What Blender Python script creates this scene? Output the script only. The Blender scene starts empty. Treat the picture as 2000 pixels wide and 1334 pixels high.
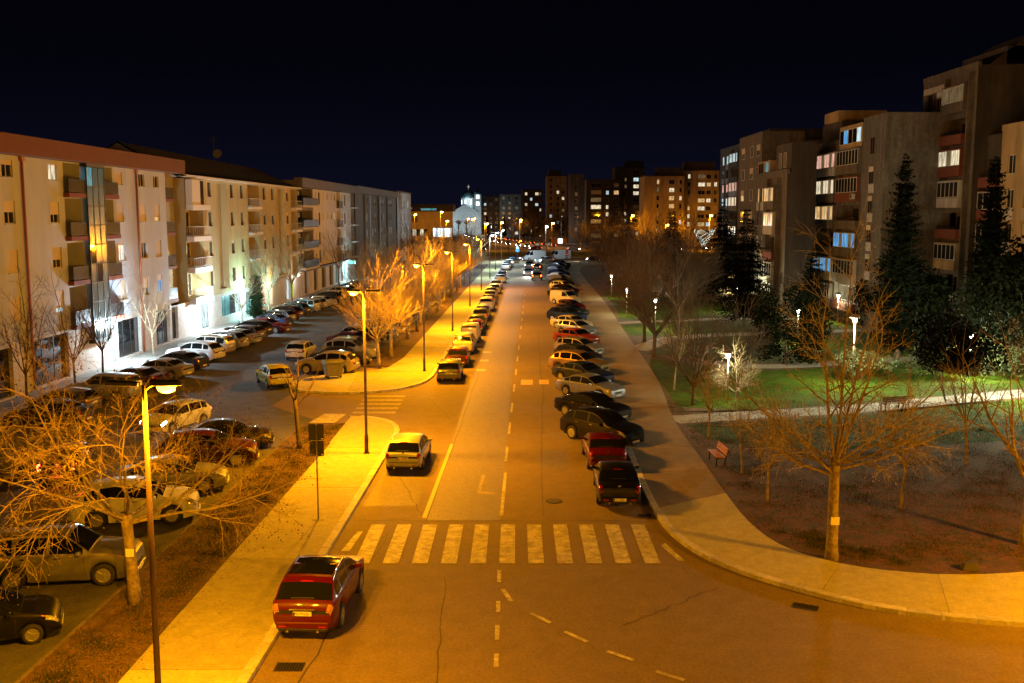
import bpy, bmesh, math, random
from mathutils import Vector, Matrix
R = math.radians
scene = bpy.context.scene
COL = scene.collection
# ------------------------------------------------------------------ camera, sky, fill sun, exposure
cam_d = bpy.data.cameras.new('camera'); cam = bpy.data.objects.new('camera', cam_d); COL.objects.link(cam)
cam_d.sensor_width = 36; cam_d.lens = 35; cam_d.clip_start = 0.3; cam_d.clip_end = 6000
cam.location = (0, 0, 11.8); cam.rotation_euler = (R(90 - 7.24), 0, 0)
scene.camera = cam
world = bpy.data.worlds.new('World'); scene.world = world; world.use_nodes = True
wn = world.node_tree; wn.nodes.clear()
wo = wn.nodes.new('ShaderNodeOutputWorld'); wb = wn.nodes.new('ShaderNodeBackground')
tc = wn.nodes.new('ShaderNodeTexCoord'); sx = wn.nodes.new('ShaderNodeSeparateXYZ')
mr = wn.nodes.new('ShaderNodeMapRange'); mr.inputs[1].default_value = 0.0; mr.inputs[2].default_value = 0.30
cr = wn.nodes.new('ShaderNodeValToRGB')
cr.color_ramp.elements[0].position = 0.0; cr.color_ramp.elements[0].color = (0.0034, 0.0036, 0.0105, 1)
cr.color_ramp.elements[1].position = 1.0; cr.color_ramp.elements[1].color = (0.0003, 0.0003, 0.0009, 1)
e = cr.color_ramp.elements.new(0.45); e.color = (0.0009, 0.0010, 0.0029, 1)
wn.links.new(tc.outputs['Generated'], sx.inputs[0]); wn.links.new(sx.outputs['Z'], mr.inputs[0])
wn.links.new(mr.outputs[0], cr.inputs[0]); wn.links.new(cr.outputs[0], wb.inputs['Color'])
wb.inputs['Strength'].default_value = 1.0
wn.links.new(wb.outputs[0], wo.inputs[0])
fill_sun_d = bpy.data.lights.new('fill_sun', 'SUN'); fill_sun_d.energy = 0.005; fill_sun_d.angle = R(0.5); fill_sun_d.color = (0.85, 0.88, 1.0)  # faint fill sun added to lift the dark walls
fill_sun = bpy.data.objects.new('fill_sun', fill_sun_d); COL.objects.link(fill_sun); fill_sun.rotation_euler = (R(48), 0, R(-35))
scene.view_settings.view_transform = 'Standard'; scene.view_settings.look = 'None'
scene.view_settings.exposure = 0.12; scene.view_settings.gamma = 1.0; scene.view_settings.use_curve_mapping = False
scene.cycles.use_denoising = True; scene.cycles.max_bounces = 5; scene.cycles.diffuse_bounces = 3; scene.cycles.glossy_bounces = 3
scene.cycles.transmission_bounces = 4; scene.cycles.sample_clamp_indirect = 4.0; scene.cycles.use_light_tree = True
scene.cycles.caustics_reflective = False; scene.cycles.caustics_refractive = False
SODIUM = (1.0, 0.36, 0.004); LEDW = (0.72, 0.92, 1.0)

# ------------------------------------------------------------------ helpers
def tag(o, label=None, cat=None, group=None, kind=None):
    if label: o['label'] = label
    if cat: o['category'] = cat
    if group: o['group'] = group
    if kind: o['kind'] = kind
    return o
def empty(name, loc=(0, 0, 0), rz=0.0, parent=None):
    o = bpy.data.objects.new(name, None); COL.objects.link(o); o.location = loc; o.rotation_euler = (0, 0, rz)
    o.empty_display_size = 0.3
    if parent: o.parent = parent
    return o
def link(name, me, parent=None, loc=(0, 0, 0), rz=0.0, mat=None, scale=None):
    o = bpy.data.objects.new(name, me); COL.objects.link(o)
    if parent: o.parent = parent
    o.location = loc; o.rotation_euler = (0, 0, rz)
    if scale: o.scale = scale
    if mat is not None and len(o.material_slots):
        o.material_slots[0].link = 'OBJECT'; o.material_slots[0].material = mat
    return o
def copy_tree(o, parent=None):
    c = o.copy(); COL.objects.link(c); c.parent = parent
    for ch in o.children:
        copy_tree(ch, c)
    return c
class MB:
    def __init__(s): s.v = []; s.f = []
    def add(s, vs, fs):
        b = len(s.v); s.v.extend(tuple(p) for p in vs); s.f.extend(tuple(b + i for i in f) for f in fs); return s
    def box(s, x0, x1, y0, y1, z0, z1):
        return s.add([(x0,y0,z0),(x1,y0,z0),(x1,y1,z0),(x0,y1,z0),(x0,y0,z1),(x1,y0,z1),(x1,y1,z1),(x0,y1,z1)],
            [(0,3,2,1),(4,5,6,7),(0,1,5,4),(1,2,6,5),(2,3,7,6),(3,0,4,7)])
    def hexa(s, lo, hi):   # lo, hi: 4 points each, counter-clockwise seen from above
        n = len(lo)
        return s.add(list(lo) + list(hi), [tuple(range(n))[::-1], tuple(range(n, 2*n))] + [(i, (i+1) % n, n+(i+1) % n, n+i) for i in range(n)])
    def prism(s, pts, z0, z1):
        return s.hexa([(x, y, z0) for x, y in pts], [(x, y, z1) for x, y in pts])
    def tube(s, pts, rads, n=8, cap=True):
        pts = [Vector(p) for p in pts]; b = len(s.v); up = Vector((0, 0, 1)); k = len(pts)
        d0 = (pts[1] - pts[0]).normalized()
        a = d0.cross(up)
        if a.length < 1e-3: a = Vector((1, 0, 0))
        a.normalize()
        for i in range(k):
            d = (pts[min(i+1, k-1)] - pts[max(i-1, 0)]).normalized()
            a = (a - d * a.dot(d)); a.normalize(); c = d.cross(a)
            for j in range(n):
                t = 2*math.pi*j/n; s.v.append(tuple(pts[i] + (a*math.cos(t) + c*math.sin(t))*rads[i]))
        for i in range(k-1):
            for j in range(n):
                s.f.append((b+i*n+j, b+i*n+(j+1) % n, b+(i+1)*n+(j+1) % n, b+(i+1)*n+j))
        if cap: s.f.append(tuple(b+j for j in range(n))[::-1]); s.f.append(tuple(b+(k-1)*n+j for j in range(n)))
        return s
    def lathe(s, prof, n=16, M=None):   # prof: (r, z)
        b = len(s.v)
        for r, z in prof:
            for j in range(n):
                t = 2*math.pi*j/n; p = Vector((r*math.cos(t), r*math.sin(t), z))
                s.v.append(tuple(M @ p if M else p))
        for i in range(len(prof)-1):
            for j in range(n): s.f.append((b+i*n+j, b+i*n+(j+1) % n, b+(i+1)*n+(j+1) % n, b+(i+1)*n+j))
        s.f.append(tuple(b+j for j in range(n))[::-1]); s.f.append(tuple(b+(len(prof)-1)*n+j for j in range(n)))
        return s
    def mesh(s, name, mat=None, smooth=False, bevel=0.0, fix=False):
        me = bpy.data.meshes.new(name); me.from_pydata(s.v, [], s.f); me.update()
        if bevel or fix:
            bm = bmesh.new(); bm.from_mesh(me)
            if fix: bmesh.ops.recalc_face_normals(bm, faces=bm.faces)
            if bevel: bmesh.ops.bevel(bm, geom=list(bm.edges), offset=bevel, segments=1, affect='EDGES', clamp_overlap=True)
            bm.to_mesh(me); bm.free()
        if mat: me.materials.append(mat)
        if smooth: me.polygons.foreach_set('use_smooth', [True]*len(me.polygons))
        return me
    def build(s, name, mat, parent=None, smooth=False, bevel=0.0, loc=(0,0,0), rz=0.0, fix=False):
        return link(name, s.mesh(name, mat, smooth, bevel, fix), parent, loc, rz)

# ------------------------------------------------------------------ materials
MATS = {}
def mat(name, col, rough=0.7, metal=0.0, var=0.0, vscale=4.0, col2=None, bump=0.0, bscale=30.0, emit=0.0, ecol=None, coat=0.0, objvar=0.0, spec=0.5, streak=False, fine=0.0, fscale=None, curtain=False):
    if name in MATS: return MATS[name]
    m = bpy.data.materials.new(name); m.use_nodes = True; nt = m.node_tree; b = nt.nodes['Principled BSDF']
    c4 = (*col, 1); b.inputs['Base Color'].default_value = c4; b.inputs['Roughness'].default_value = rough; b.inputs['Metallic'].default_value = metal
    b.inputs['Coat Weight'].default_value = coat; b.inputs['Coat Roughness'].default_value = 0.05; b.inputs['Specular IOR Level'].default_value = spec
    src = None
    if var or col2 or objvar or fine:
        geo = nt.nodes.new('ShaderNodeNewGeometry')
        rgb = nt.nodes.new('ShaderNodeRGB'); rgb.outputs[0].default_value = c4; src = rgb.outputs[0]
        def noise(sc, det=6, stretch=None):
            n = nt.nodes.new('ShaderNodeTexNoise'); n.inputs['Scale'].default_value = sc; n.inputs['Detail'].default_value = det; n.inputs['Roughness'].default_value = 0.62
            if stretch:
                mp = nt.nodes.new('ShaderNodeMapping'); mp.inputs['Scale'].default_value = stretch
                nt.links.new(geo.outputs['Position'], mp.inputs[0]); nt.links.new(mp.outputs[0], n.inputs['Vector'])
            else: nt.links.new(geo.outputs['Position'], n.inputs['Vector'])
            return n.outputs[0]
        def ramp(f, lo, hi):
            r = nt.nodes.new('ShaderNodeMapRange'); r.inputs[1].default_value = lo; r.inputs[2].default_value = hi; nt.links.new(f, r.inputs[0]); return r.outputs[0]
        def mix(fac, a, bcol, typ='MIX'):
            x = nt.nodes.new('ShaderNodeMix'); x.data_type = 'RGBA'; x.blend_type = typ
            if isinstance(fac, float): x.inputs[0].default_value = fac
            else: nt.links.new(fac, x.inputs[0])
            nt.links.new(a, x.inputs[6])
            if isinstance(bcol, tuple): x.inputs[7].default_value = bcol
            else: nt.links.new(bcol, x.inputs[7])
            return x.outputs[2]
        if col2: src = mix(ramp(noise(vscale), 0.42, 0.62), src, (*col2, 1))
        if var:
            f = ramp(noise(vscale*1.7 + 0.13, 8, (1, 1, 0.18) if streak else None), 0.30, 0.70)
            g = nt.nodes.new('ShaderNodeMapRange'); g.inputs[3].default_value = 1 - var; g.inputs[4].default_value = 1 + var*0.6; nt.links.new(f, g.inputs[0])
            cb = nt.nodes.new('ShaderNodeCombineColor'); [nt.links.new(g.outputs[0], cb.inputs[i]) for i in range(3)]
            src = mix(1.0, src, cb.outputs[0], 'MULTIPLY')
        if fine:
            f = ramp(noise(fscale or bscale*1.5, 4), 0.28, 0.72)
            g = nt.nodes.new('ShaderNodeMapRange'); g.inputs[3].default_value = 1 - fine; g.inputs[4].default_value = 1 + fine; nt.links.new(f, g.inputs[0])
            cb = nt.nodes.new('ShaderNodeCombineColor'); [nt.links.new(g.outputs[0], cb.inputs[i]) for i in range(3)]
            src = mix(1.0, src, cb.outputs[0], 'MULTIPLY')
        if objvar:
            oi = nt.nodes.new('ShaderNodeObjectInfo'); g = nt.nodes.new('ShaderNodeMapRange')
            g.inputs[3].default_value = 1 - objvar; g.inputs[4].default_value = 1 + objvar; nt.links.new(oi.outputs['Random'], g.inputs[0])
            cb = nt.nodes.new('ShaderNodeCombineColor'); [nt.links.new(g.outputs[0], cb.inputs[i]) for i in range(3)]
            src = mix(1.0, src, cb.outputs[0], 'MULTIPLY')
        nt.links.new(src, b.inputs['Base Color'])
    if bump:
        geo2 = nt.nodes.new('ShaderNodeNewGeometry'); n = nt.nodes.new('ShaderNodeTexNoise'); n.inputs['Scale'].default_value = bscale; n.inputs['Detail'].default_value = 5
        bp = nt.nodes.new('ShaderNodeBump'); bp.inputs['Strength'].default_value = bump; bp.inputs['Distance'].default_value = 0.02
        nt.links.new(geo2.outputs['Position'], n.inputs['Vector']); nt.links.new(n.outputs[0], bp.inputs['Height']); nt.links.new(bp.outputs[0], b.inputs['Normal'])
    if emit:
        b.inputs['Emission Color'].default_value = (*(ecol or col), 1); b.inputs['Emission Strength'].default_value = emit
        if curtain:   # folds of the curtain behind the pane
            g3 = nt.nodes.new('ShaderNodeNewGeometry'); mp = nt.nodes.new('ShaderNodeMapping'); mp.inputs['Scale'].default_value = (4.5, 4.5, 0.9); n3 = nt.nodes.new('ShaderNodeTexNoise'); n3.inputs['Scale'].default_value = 1.0; n3.inputs['Detail'].default_value = 3
            r3_ = nt.nodes.new('ShaderNodeMapRange'); r3_.inputs[1].default_value = 0.3; r3_.inputs[2].default_value = 0.7; r3_.inputs[3].default_value = emit*0.25; r3_.inputs[4].default_value = emit*1.35
            nt.links.new(g3.outputs['Position'], mp.inputs[0]); nt.links.new(mp.outputs[0], n3.inputs['Vector']); nt.links.new(n3.outputs[0], r3_.inputs[0]); nt.links.new(r3_.outputs[0], b.inputs['Emission Strength'])
    MATS[name] = m; return m
def lamp_light(name, loc, power, color, kind='POINT', size=0.12, parent=None, target=None, angle=150, blend=0.5):
    d = bpy.data.lights.new(name, kind); d.energy = power; d.color = color; d.shadow_soft_size = size
    if kind == 'SPOT': d.spot_size = R(angle); d.spot_blend = blend
    o = bpy.data.objects.new(name, d); COL.objects.link(o); o.location = loc
    if parent: o.parent = parent
    if target is not None:
        o.rotation_euler = (Vector(target) - Vector(loc)).to_track_quat('-Z', 'Y').to_euler()
    return o

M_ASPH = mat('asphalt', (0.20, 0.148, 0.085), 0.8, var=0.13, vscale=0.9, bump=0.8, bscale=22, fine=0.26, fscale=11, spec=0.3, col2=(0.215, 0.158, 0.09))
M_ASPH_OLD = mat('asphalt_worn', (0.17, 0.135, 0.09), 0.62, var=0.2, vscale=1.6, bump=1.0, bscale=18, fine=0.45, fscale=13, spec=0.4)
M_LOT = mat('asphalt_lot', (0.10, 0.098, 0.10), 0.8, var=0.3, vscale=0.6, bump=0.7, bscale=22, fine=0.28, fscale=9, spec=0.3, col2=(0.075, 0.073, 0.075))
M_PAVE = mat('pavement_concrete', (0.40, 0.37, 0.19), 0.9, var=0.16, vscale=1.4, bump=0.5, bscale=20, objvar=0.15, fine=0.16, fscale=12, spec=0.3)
M_PAVE_OLD = mat('pavement_worn', (0.23, 0.175, 0.10), 0.9, var=0.2, vscale=1.2, bump=0.6, bscale=18, objvar=0.14, fine=0.2, fscale=12, spec=0.3)
M_PATH = mat('path_concrete', (0.30, 0.28, 0.25), 0.88, var=0.25, vscale=0.6, bump=0.3, bscale=30, fine=0.12)
M_KERB = mat('kerb_stone', (0.52, 0.50, 0.52), 0.8, var=0.3, vscale=2.5, bump=0.5, bscale=20, objvar=0.18, fine=0.15, fscale=14)
M_EARTH = mat('earth', (0.085, 0.055, 0.032), 0.95, var=0.45, vscale=1.3, col2=(0.12, 0.072, 0.035), bump=1.0, bscale=14, fine=0.5, fscale=9)
M_LAWN = mat('lawn', (0.040, 0.088, 0.003), 0.95, spec=0.1, var=0.5, vscale=0.9, col2=(0.062, 0.070, 0.006), bump=1.0, bscale=16, fine=0.5, fscale=7)
M_TURF = mat('park_soil', (0.100, 0.038, 0.005), 0.95, var=0.4, vscale=1.6, col2=(0.050, 0.038, 0.003), bump=1.0, bscale=14, fine=0.5, fscale=8)
M_PAINT = mat('road_paint', (0.58, 0.54, 0.44), 0.7, var=0.4, vscale=2.2, col2=(0.36, 0.31, 0.22), fine=0.3, fscale=10)
M_PAINTW = mat('road_paint_worn', (0.34, 0.28, 0.18), 0.7, var=0.4, vscale=2.5, fine=0.3, fscale=9)
M_PAINTY = mat('road_paint_yellow', (0.62, 0.42, 0.10), 0.6, var=0.35, vscale=3.5, fine=0.2, bscale=20)
M_IRON = mat('cast_iron', (0.05, 0.045, 0.04), 0.6, 0.6)
M_POLE = mat('pole_paint', (0.085, 0.055, 0.042), 0.5, 0.3, var=0.25, vscale=3)
M_HOUS = mat('lamp_housing', (0.03, 0.03, 0.032), 0.5, 0.2)
M_BULB = mat('sodium_glass', (1, 0.7, 0.3), 0.3, emit=4.5, ecol=(1.0, 0.50, 0.09))
M_BULBF = mat('sodium_glass_far', (1, 0.7, 0.3), 0.3, emit=30.0, ecol=(1.0, 0.52, 0.10))
M_BULBW = mat('led_glass', (0.9, 0.95, 1), 0.3, emit=30.0, ecol=(0.78, 0.93, 1.0))
M_GLASS = mat('dark_glass', (0.012, 0.014, 0.016), 0.06, spec=0.8)
M_CGLASS = mat('car_glass', (0.008, 0.009, 0.010), 0.05, spec=0.45)
M_RUBBER = mat('rubber', (0.018, 0.018, 0.018), 0.85)
M_PLAST = mat('black_plastic', (0.02, 0.02, 0.021), 0.55)
M_ALLOY = mat('alloy_rim', (0.62, 0.62, 0.62), 0.28, 0.85)
M_CHROME = mat('chrome', (0.8, 0.8, 0.8), 0.12, 1.0)
M_HEAD = mat('headlight_lens', (0.55, 0.56, 0.58), 0.08, 0.5, coat=0.8)
M_TAIL = mat('taillight_lens', (0.35, 0.012, 0.012), 0.12, coat=0.8)
M_HEADON = mat('headlight_lit', (1, 1, 1), 0.2, emit=60.0, ecol=(1.0, 0.97, 0.9))
M_TAILON = mat('taillight_lit', (1, 0.1, 0.05), 0.2, emit=22.0, ecol=(1.0, 0.07, 0.02))
M_PLATE = mat('plate_white', (0.78, 0.78, 0.75), 0.5)
M_PLATEB = mat('plate_blue', (0.03, 0.06, 0.35), 0.5)
M_INK = mat('plate_ink', (0.015, 0.015, 0.015), 0.6)
# ------------------------------------------------------------------ ground, roads, pavements
def rx(off, y): return off + 0.022 * (y - 45)
def catmull(pts, n):
    P = [Vector(p) for p in pts]; P = [P[0]*2 - P[1]] + P + [P[-1]*2 - P[-2]]; out = []
    for i in range(1, len(P)-2):
        for k in range(n):
            t = k/n; a, b, c, d = P[i-1], P[i], P[i+1], P[i+2]
            out.append(0.5*((2*b) + (c-a)*t + (2*a-5*b+4*c-d)*t*t + (3*b-a-3*c+d)*t**3))
    out.append(P[-2]); return out
def resample(pts, step):
    out = [pts[0]]; acc = 0.0
    for a, b in zip(pts[:-1], pts[1:]):
        L = (b-a).length; d = step - acc
        while d <= L: out.append(a + (b-a)*(d/L)); d += step
        acc = L - (d - step)
    return out
def sheet(name, poly, z, m, parent=None):
    return MB().add([(x, y, z) for x, y in poly], [tuple(range(len(poly)))]).build(name, m, parent)
tag(sheet('ground', [(-4000, -300), (4000, -300), (4000, 5000), (-4000, 5000)], -0.06, M_EARTH), kind='structure')
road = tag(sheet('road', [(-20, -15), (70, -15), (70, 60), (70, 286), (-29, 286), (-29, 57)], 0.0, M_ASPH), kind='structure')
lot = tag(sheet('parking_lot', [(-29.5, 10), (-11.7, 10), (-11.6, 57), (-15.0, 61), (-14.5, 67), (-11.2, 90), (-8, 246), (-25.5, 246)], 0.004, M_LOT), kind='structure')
sheet('old_asphalt', [(-3.35, 37.6), (-0.45, 37.6), (0.0, 70), (0.6, 100), (2.0, 160), (-0.9, 160), (-2.2, 100), (-2.9, 70)], 0.005, M_ASPH_OLD, road)
sheet('asphalt_patch', [(-6.1, 39.5), (-3.9, 39.5), (-3.8, 44.5), (-5.9, 45.2)], 0.004, M_ASPH_OLD, road)
crossroad = tag(sheet('crossing_street', [(-160, 322), (200, 322), (200, 345), (-160, 345)], 0.0, M_ASPH), kind='structure')
bl = [Vector(p) for p in ((14, 345), (2, 400), (-9.5, 465), (-30, 640), (-90, 1500))]
boul = MB()
for a, b in zip(bl[:-1], bl[1:]):
    w = 11
    boul.add([(a.x-w, a.y, 0.004), (a.x+w, a.y, 0.004), (b.x+w, b.y, 0.004), (b.x-w, b.y, 0.004)], [(0, 1, 2, 3)])
tag(boul.build('boulevard', M_ASPH), kind='structure')

def slabs(name, inner, outer, step, m, z=0.13, joint=0.012, z0=-0.05):
    """paved strip cut into slabs along its length; inner/outer have as many points"""
    st = empty(name); tag(st, kind='structure')
    n = len(inner); cum = [0.0]
    for i in range(1, n): cum.append(cum[-1] + ((inner[i]+outer[i])/2 - (inner[i-1]+outer[i-1])/2).length)
    def at(poly, d):
        for i in range(1, n):
            if d <= cum[i] or i == n-1:
                t = (d - cum[i-1])/max(cum[i]-cum[i-1], 1e-6); return poly[i-1].lerp(poly[i], min(max(t, 0), 1))
    d = 0.0
    while d < cum[-1] - 0.2:
        e_ = min(d + step*random.uniform(0.85, 1.15), cum[-1])
        if cum[-1] - e_ < step*0.4: e_ = cum[-1]
        ks = max(1, int((e_-d)/0.8)); ds = [d + joint/2 + (e_-d-joint)*k/ks for k in range(ks+1)]
        mb = MB(); ii = [at(inner, q) for q in ds]; oo = [at(outer, q) for q in ds]; zz = z + random.uniform(-0.004, 0.004)
        ring = ii + oo[::-1]
        area = sum(ring[i-1].x*ring[i].y - ring[i].x*ring[i-1].y for i in range(len(ring)))
        if area < 0: ring.reverse()
        mb.hexa([(p.x, p.y, z0) for p in ring], [(p.x, p.y, zz) for p in ring])
        mb.build('slab', m, st)
        d = e_
    return st
def kerbs(parent, line, side, step=0.98, w=0.16, z=0.145, near=70, name='kerb_stone', m=None):
    """kerb stones along a line; side=+1: kerb body lies to the left of the walking direction"""
    pts = resample(line, step); far = MB()
    for a, b in zip(pts[:-1], pts[1:]):
        d = (b-a).normalized(); nrm = Vector((-d.y, d.x))*side; g = 0.006
        a2 = a + d*g; b2 = b - d*g; zz = z + random.uniform(-0.006, 0.006)
        ring = [a2, b2, b2 + nrm*w, a2 + nrm*w]
        if side < 0: ring.reverse()
        top = [Vector(p) for p in ring]
        tgt = MB() if (a.y < near) else far
        tgt.hexa([(p.x, p.y, -0.05) for p in ring], [(p.x, p.y, zz) for p in top])
        if tgt is not far: tgt.build(name, m or M_KERB, parent, bevel=0.012)
    if far.v: tag(far.build('kerb_line', M_KERB, parent), kind='stuff')
random.seed(5)
M_KERBD = mat('kerb_old', (0.13, 0.105, 0.085), 0.9, var=0.35, vscale=3, bump=0.4, bscale=25, objvar=0.2)
V2 = lambda x, y: Vector((x, y))
# left pavement, near part, with its rounded corner into the side street
inn = [V2(rx(-6.35, y), y) for y in (-14, 0, 10, 20, 30, 40, 50)] + catmull([V2(-6.24, 50), V2(-6.3, 53.5), V2(-7.0, 55.8), V2(-8.4, 57.1), V2(-9.6, 57.4)], 5)[1:]
out = [V2(rx(-9.45, y), y) for y in (-14, 0, 10, 20, 30, 40, 50)] + [V2(-9.42, y) for y in (50.4, 50.8, 51.2, 51.6, 52, 52.5, 53, 53.4, 53.8, 54.2, 54.5, 54.8, 55.1, 55.4, 55.7, 56, 56.3, 56.6, 56.8, 57.0)][:len(inn)-7]
pv = slabs('pavement', inn, out, 4.2, M_PAVE); kerbs(pv, inn, -1) if False else None
kerbs(pv, [p + V2(0.155, 0) if p.y < 50 else p + (p - V2(-9, 53)).normalized()*0.155 for p in inn], 1, w=0.30)
# left pavement beyond the side street
fi = catmull([V2(-15.6, 68.5), V2(-14.6, 66.2), V2(-12.6, 65.3), V2(-10.3, 65.2), V2(-7.9, 66.4), V2(-6.3, 69.0), V2(-5.75, 72.0)], 5) + [V2(rx(-6.35, y), y) for y in (80, 95, 110, 130, 150, 175, 200, 225)] + [V2(-1.6, 247), V2(1, 260), V2(8, 270), V2(20, 276), V2(45, 281)]
fo = [V2(-15.5, 69.8), V2(-15.2, 70.5), V2(-15, 71), V2(-14.7, 71.4), V2(-14.4, 71.8), V2(-14.1, 72.1), V2(-13.8, 72.4), V2(-13.5, 72.7), V2(-13.2, 73.0), V2(-12.9, 73.2), V2(-12.6, 73.4), V2(-12.3, 73.6), V2(-12.0, 73.8), V2(-11.7, 74.0), V2(-11.4, 74.2), V2(-11.2, 74.3), V2(-11.0, 74.4), V2(-10.8, 74.5), V2(-10.6, 74.6), V2(-10.4, 74.7), V2(-10.3, 74.8), V2(-10.2, 74.9), V2(-10.1, 75), V2(-10.0, 75.1), V2(-9.9, 75.2), V2(-9.8, 75.3), V2(-9.75, 75.4), V2(-9.7, 75.6), V2(-9.65, 75.8), V2(-9.6, 76.0), V2(-9.5, 76.4)]
fo = fo[:len(fi)-13] + [V2(rx(-9.75, y), y) for y in (81, 96, 110, 130, 150, 175, 200, 225)] + [V2(-5.2, 249), V2(-2, 264), V2(6.5, 274), V2(19, 280), V2(45, 285)]
pv2 = slabs('pavement', fi, fo, 5.0, M_PAVE); kerbs(pv2, [p for p in fi], 1, w=0.26, z=0.147, near=76)
# right pavement round the corner and up the street
prs = [((70, 22), (70, 29.5)), ((34, 25.4), (34, 31.6)), ((22, 26.6), (22, 32.4)), ((14.78, 27.46), (15.6, 31.4)), ((11.44, 28.4), (12.8, 31.65)), ((9.3, 29.9), (10.9, 32.6)), ((7.3, 32.1), (9.6, 34.3)), ((6.1, 34.8), (9.1, 37.0)),
       ((5.64, 38.7), (9.05, 41)), ((5.7, 47), (9.15, 47)), ((6.0, 58), (9.35, 56.5)), ((6.5, 75), (10.5, 72)), ((7.1, 100), (11.4, 100)), ((7.9, 135), (12.6, 135)), ((8.9, 180), (13.4, 180)), ((9.7, 215), (14.5, 213)), ((11.8, 234), (16.5, 228)), ((18, 245), (21, 236)), ((40, 252), (40, 243))]
ri = catmull([V2(*p[0]) for p in prs], 6); ro = catmull([V2(*p[1]) for p in prs], 6)
k1 = 8*6
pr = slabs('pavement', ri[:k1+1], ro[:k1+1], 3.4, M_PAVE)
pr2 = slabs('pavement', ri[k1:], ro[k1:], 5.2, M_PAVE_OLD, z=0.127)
kerbs(pr, [p for p in ri[6:k1+1]], -1, w=0.30, z=0.15); kerbs(pr2, ri[k1:], -1, w=0.28, z=0.15, near=75)
# pavement along the left buildings
li = [V2(rx(-28.9, y), y) for y in range(30, 251, 10)]; lo = [V2(rx(-32.6, y), y) for y in range(30, 251, 10)]
pl = slabs('pavement', li, lo, 6.0, M_PATH); kerbs(pl, [p for p in li], 1, w=0.14, z=0.142, near=20)
# verges (raised earth strips) and the park
vn = MB()
def strip_poly(a, b, z, m, name, kind='structure', parent=None, z0=-0.04):
    mb = MB(); n = len(a)
    for i in range(n-1):
        q = [a[i], b[i], b[i+1], a[i+1]]
        if sum(q[k-1].x*q[k].y - q[k].x*q[k-1].y for k in range(4)) < 0: q.reverse()
        mb.add([(p.x, p.y, z) for p in q], [(0, 1, 2, 3)])
    for p, q in ((a[0], b[0]), (a[-1], b[-1])): mb.add([(p.x, p.y, z0), (q.x, q.y, z0), (q.x, q.y, z), (p.x, p.y, z)], [(0, 1, 2, 3)])
    for l in (a, b):
        for p, q in zip(l[:-1], l[1:]): mb.add([(p.x, p.y, z0), (q.x, q.y, z0), (q.x, q.y, z), (p.x, p.y, z)], [(0, 1, 2, 3)])
    o = mb.build(name, m, parent)
    if not parent: tag(o, kind=kind)
    return o
ya = [-14, 10, 20, 30, 40, 50, 55.5]
verge_a = strip_poly([V2(rx(-9.46, y), y) for y in ya], [V2(rx(-11.95, y), y) for y in ya], 0.10, M_EARTH, 'verge')
kerbs(verge_a, [V2(rx(-11.95, y)-0.13, y) for y in (12, 30, 50, 55.5)], -1, w=0.12, z=0.115, near=60, m=M_KERBD)
yb = [77, 95, 110, 130, 150, 175, 200, 225, 240]
verge_b = strip_poly([V2(rx(-9.76, y), y) for y in yb], [V2(rx(-12.3, y), y) for y in yb], 0.10, M_EARTH, 'verge')
kerbs(verge_b, [V2(rx(-12.3, y)-0.13, y) for y in (77, 120, 240)], -1, w=0.12, z=0.115, near=100, m=M_KERBD)
pk_in = ro[6:]; park = strip_poly([p + V2(0.0, 0.0) for p in pk_in], [V2(p.x + 160 if p.x < 40 else p.x + 90, p.y + 26*(1 if p.y < 60 else 0)) for p in pk_in], 0.10, M_TURF, 'park_ground')
def path(name, pts, w, m=M_PATH, z=0.108, n=8):
    c = catmull([V2(*p) for p in pts], n); mb = MB(); L = []; Rr = []
    for i, p in enumerate(c):
        d = (c[min(i+1, len(c)-1)] - c[max(i-1, 0)]).normalized(); nn = V2(-d.y, d.x)*(w/2); L.append(p+nn); Rr.append(p-nn)
    for i in range(len(c)-1):
        mb.add([(Rr[i].x, Rr[i].y, z), (Rr[i+1].x, Rr[i+1].y, z), (L[i+1].x, L[i+1].y, z), (L[i].x, L[i].y, z)], [(0, 1, 2, 3)])
    return tag(mb.build(name, m), kind='structure')
path('park_path', [(9.2, 56.3), (14.5, 57.8), (22, 60), (34, 65), (60, 74)], 2.2)
path('park_path', [(15.2, 79), (19.8, 76.6), (28, 79), (44, 85), (70, 92)], 2.0, z=0.112)
path('park_path', [(10.8, 86), (15, 94), (20, 97), (28, 99), (45, 104)], 2.2, z=0.116)
path('park_path', [(11.4, 108), (17, 110), (26, 113), (34, 112)], 2.0, z=0.112)
def lawn(pts):
    c = catmull([V2(*p) for p in pts] + [V2(*pts[0])], 5); return tag(sheet('lawn', [(p.x, p.y) for p in c[:-1]], 0.104, M_LAWN), kind='structure')
lawn([(10.2, 60.2), (14, 59.4), (22, 61.6), (34, 66.5), (60, 76), (64, 88), (44, 83.2), (28, 77.4), (19.8, 74.9), (14.8, 77), (11.2, 80)])
lawn([(9.8, 54.9), (11, 50.5), (16, 49), (24, 50.5), (36, 54), (60, 62), (60, 72), (34, 63.2), (22, 58.3), (15, 56.2)])
lawn([(11.4, 84), (15, 81), (20, 78.4), (28, 80.6), (44, 86.6), (60, 92), (58, 104), (45, 102.2), (28, 97.3), (20, 95.2), (15.6, 92)])
lawn([(11.6, 97), (14.5, 96), (20, 98.8), (28, 100.8), (42, 104.8), (38, 112), (26, 111.2), (17, 108.4), (12, 106)])
lawn([(12.2, 112), (17, 111.6), (26, 114.6), (30, 116), (28, 135), (20, 150), (14, 150), (13.4, 130)])
tag(sheet('grass_verge', [(-9.6, 190), (-5.7, 225), (-5.3, 249), (-2.2, 264), (6.2, 275), (19, 281), (60, 287), (60, 320), (-60, 320), (-40, 260), (-12, 250)], -0.03, M_LAWN), kind='structure')

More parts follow.
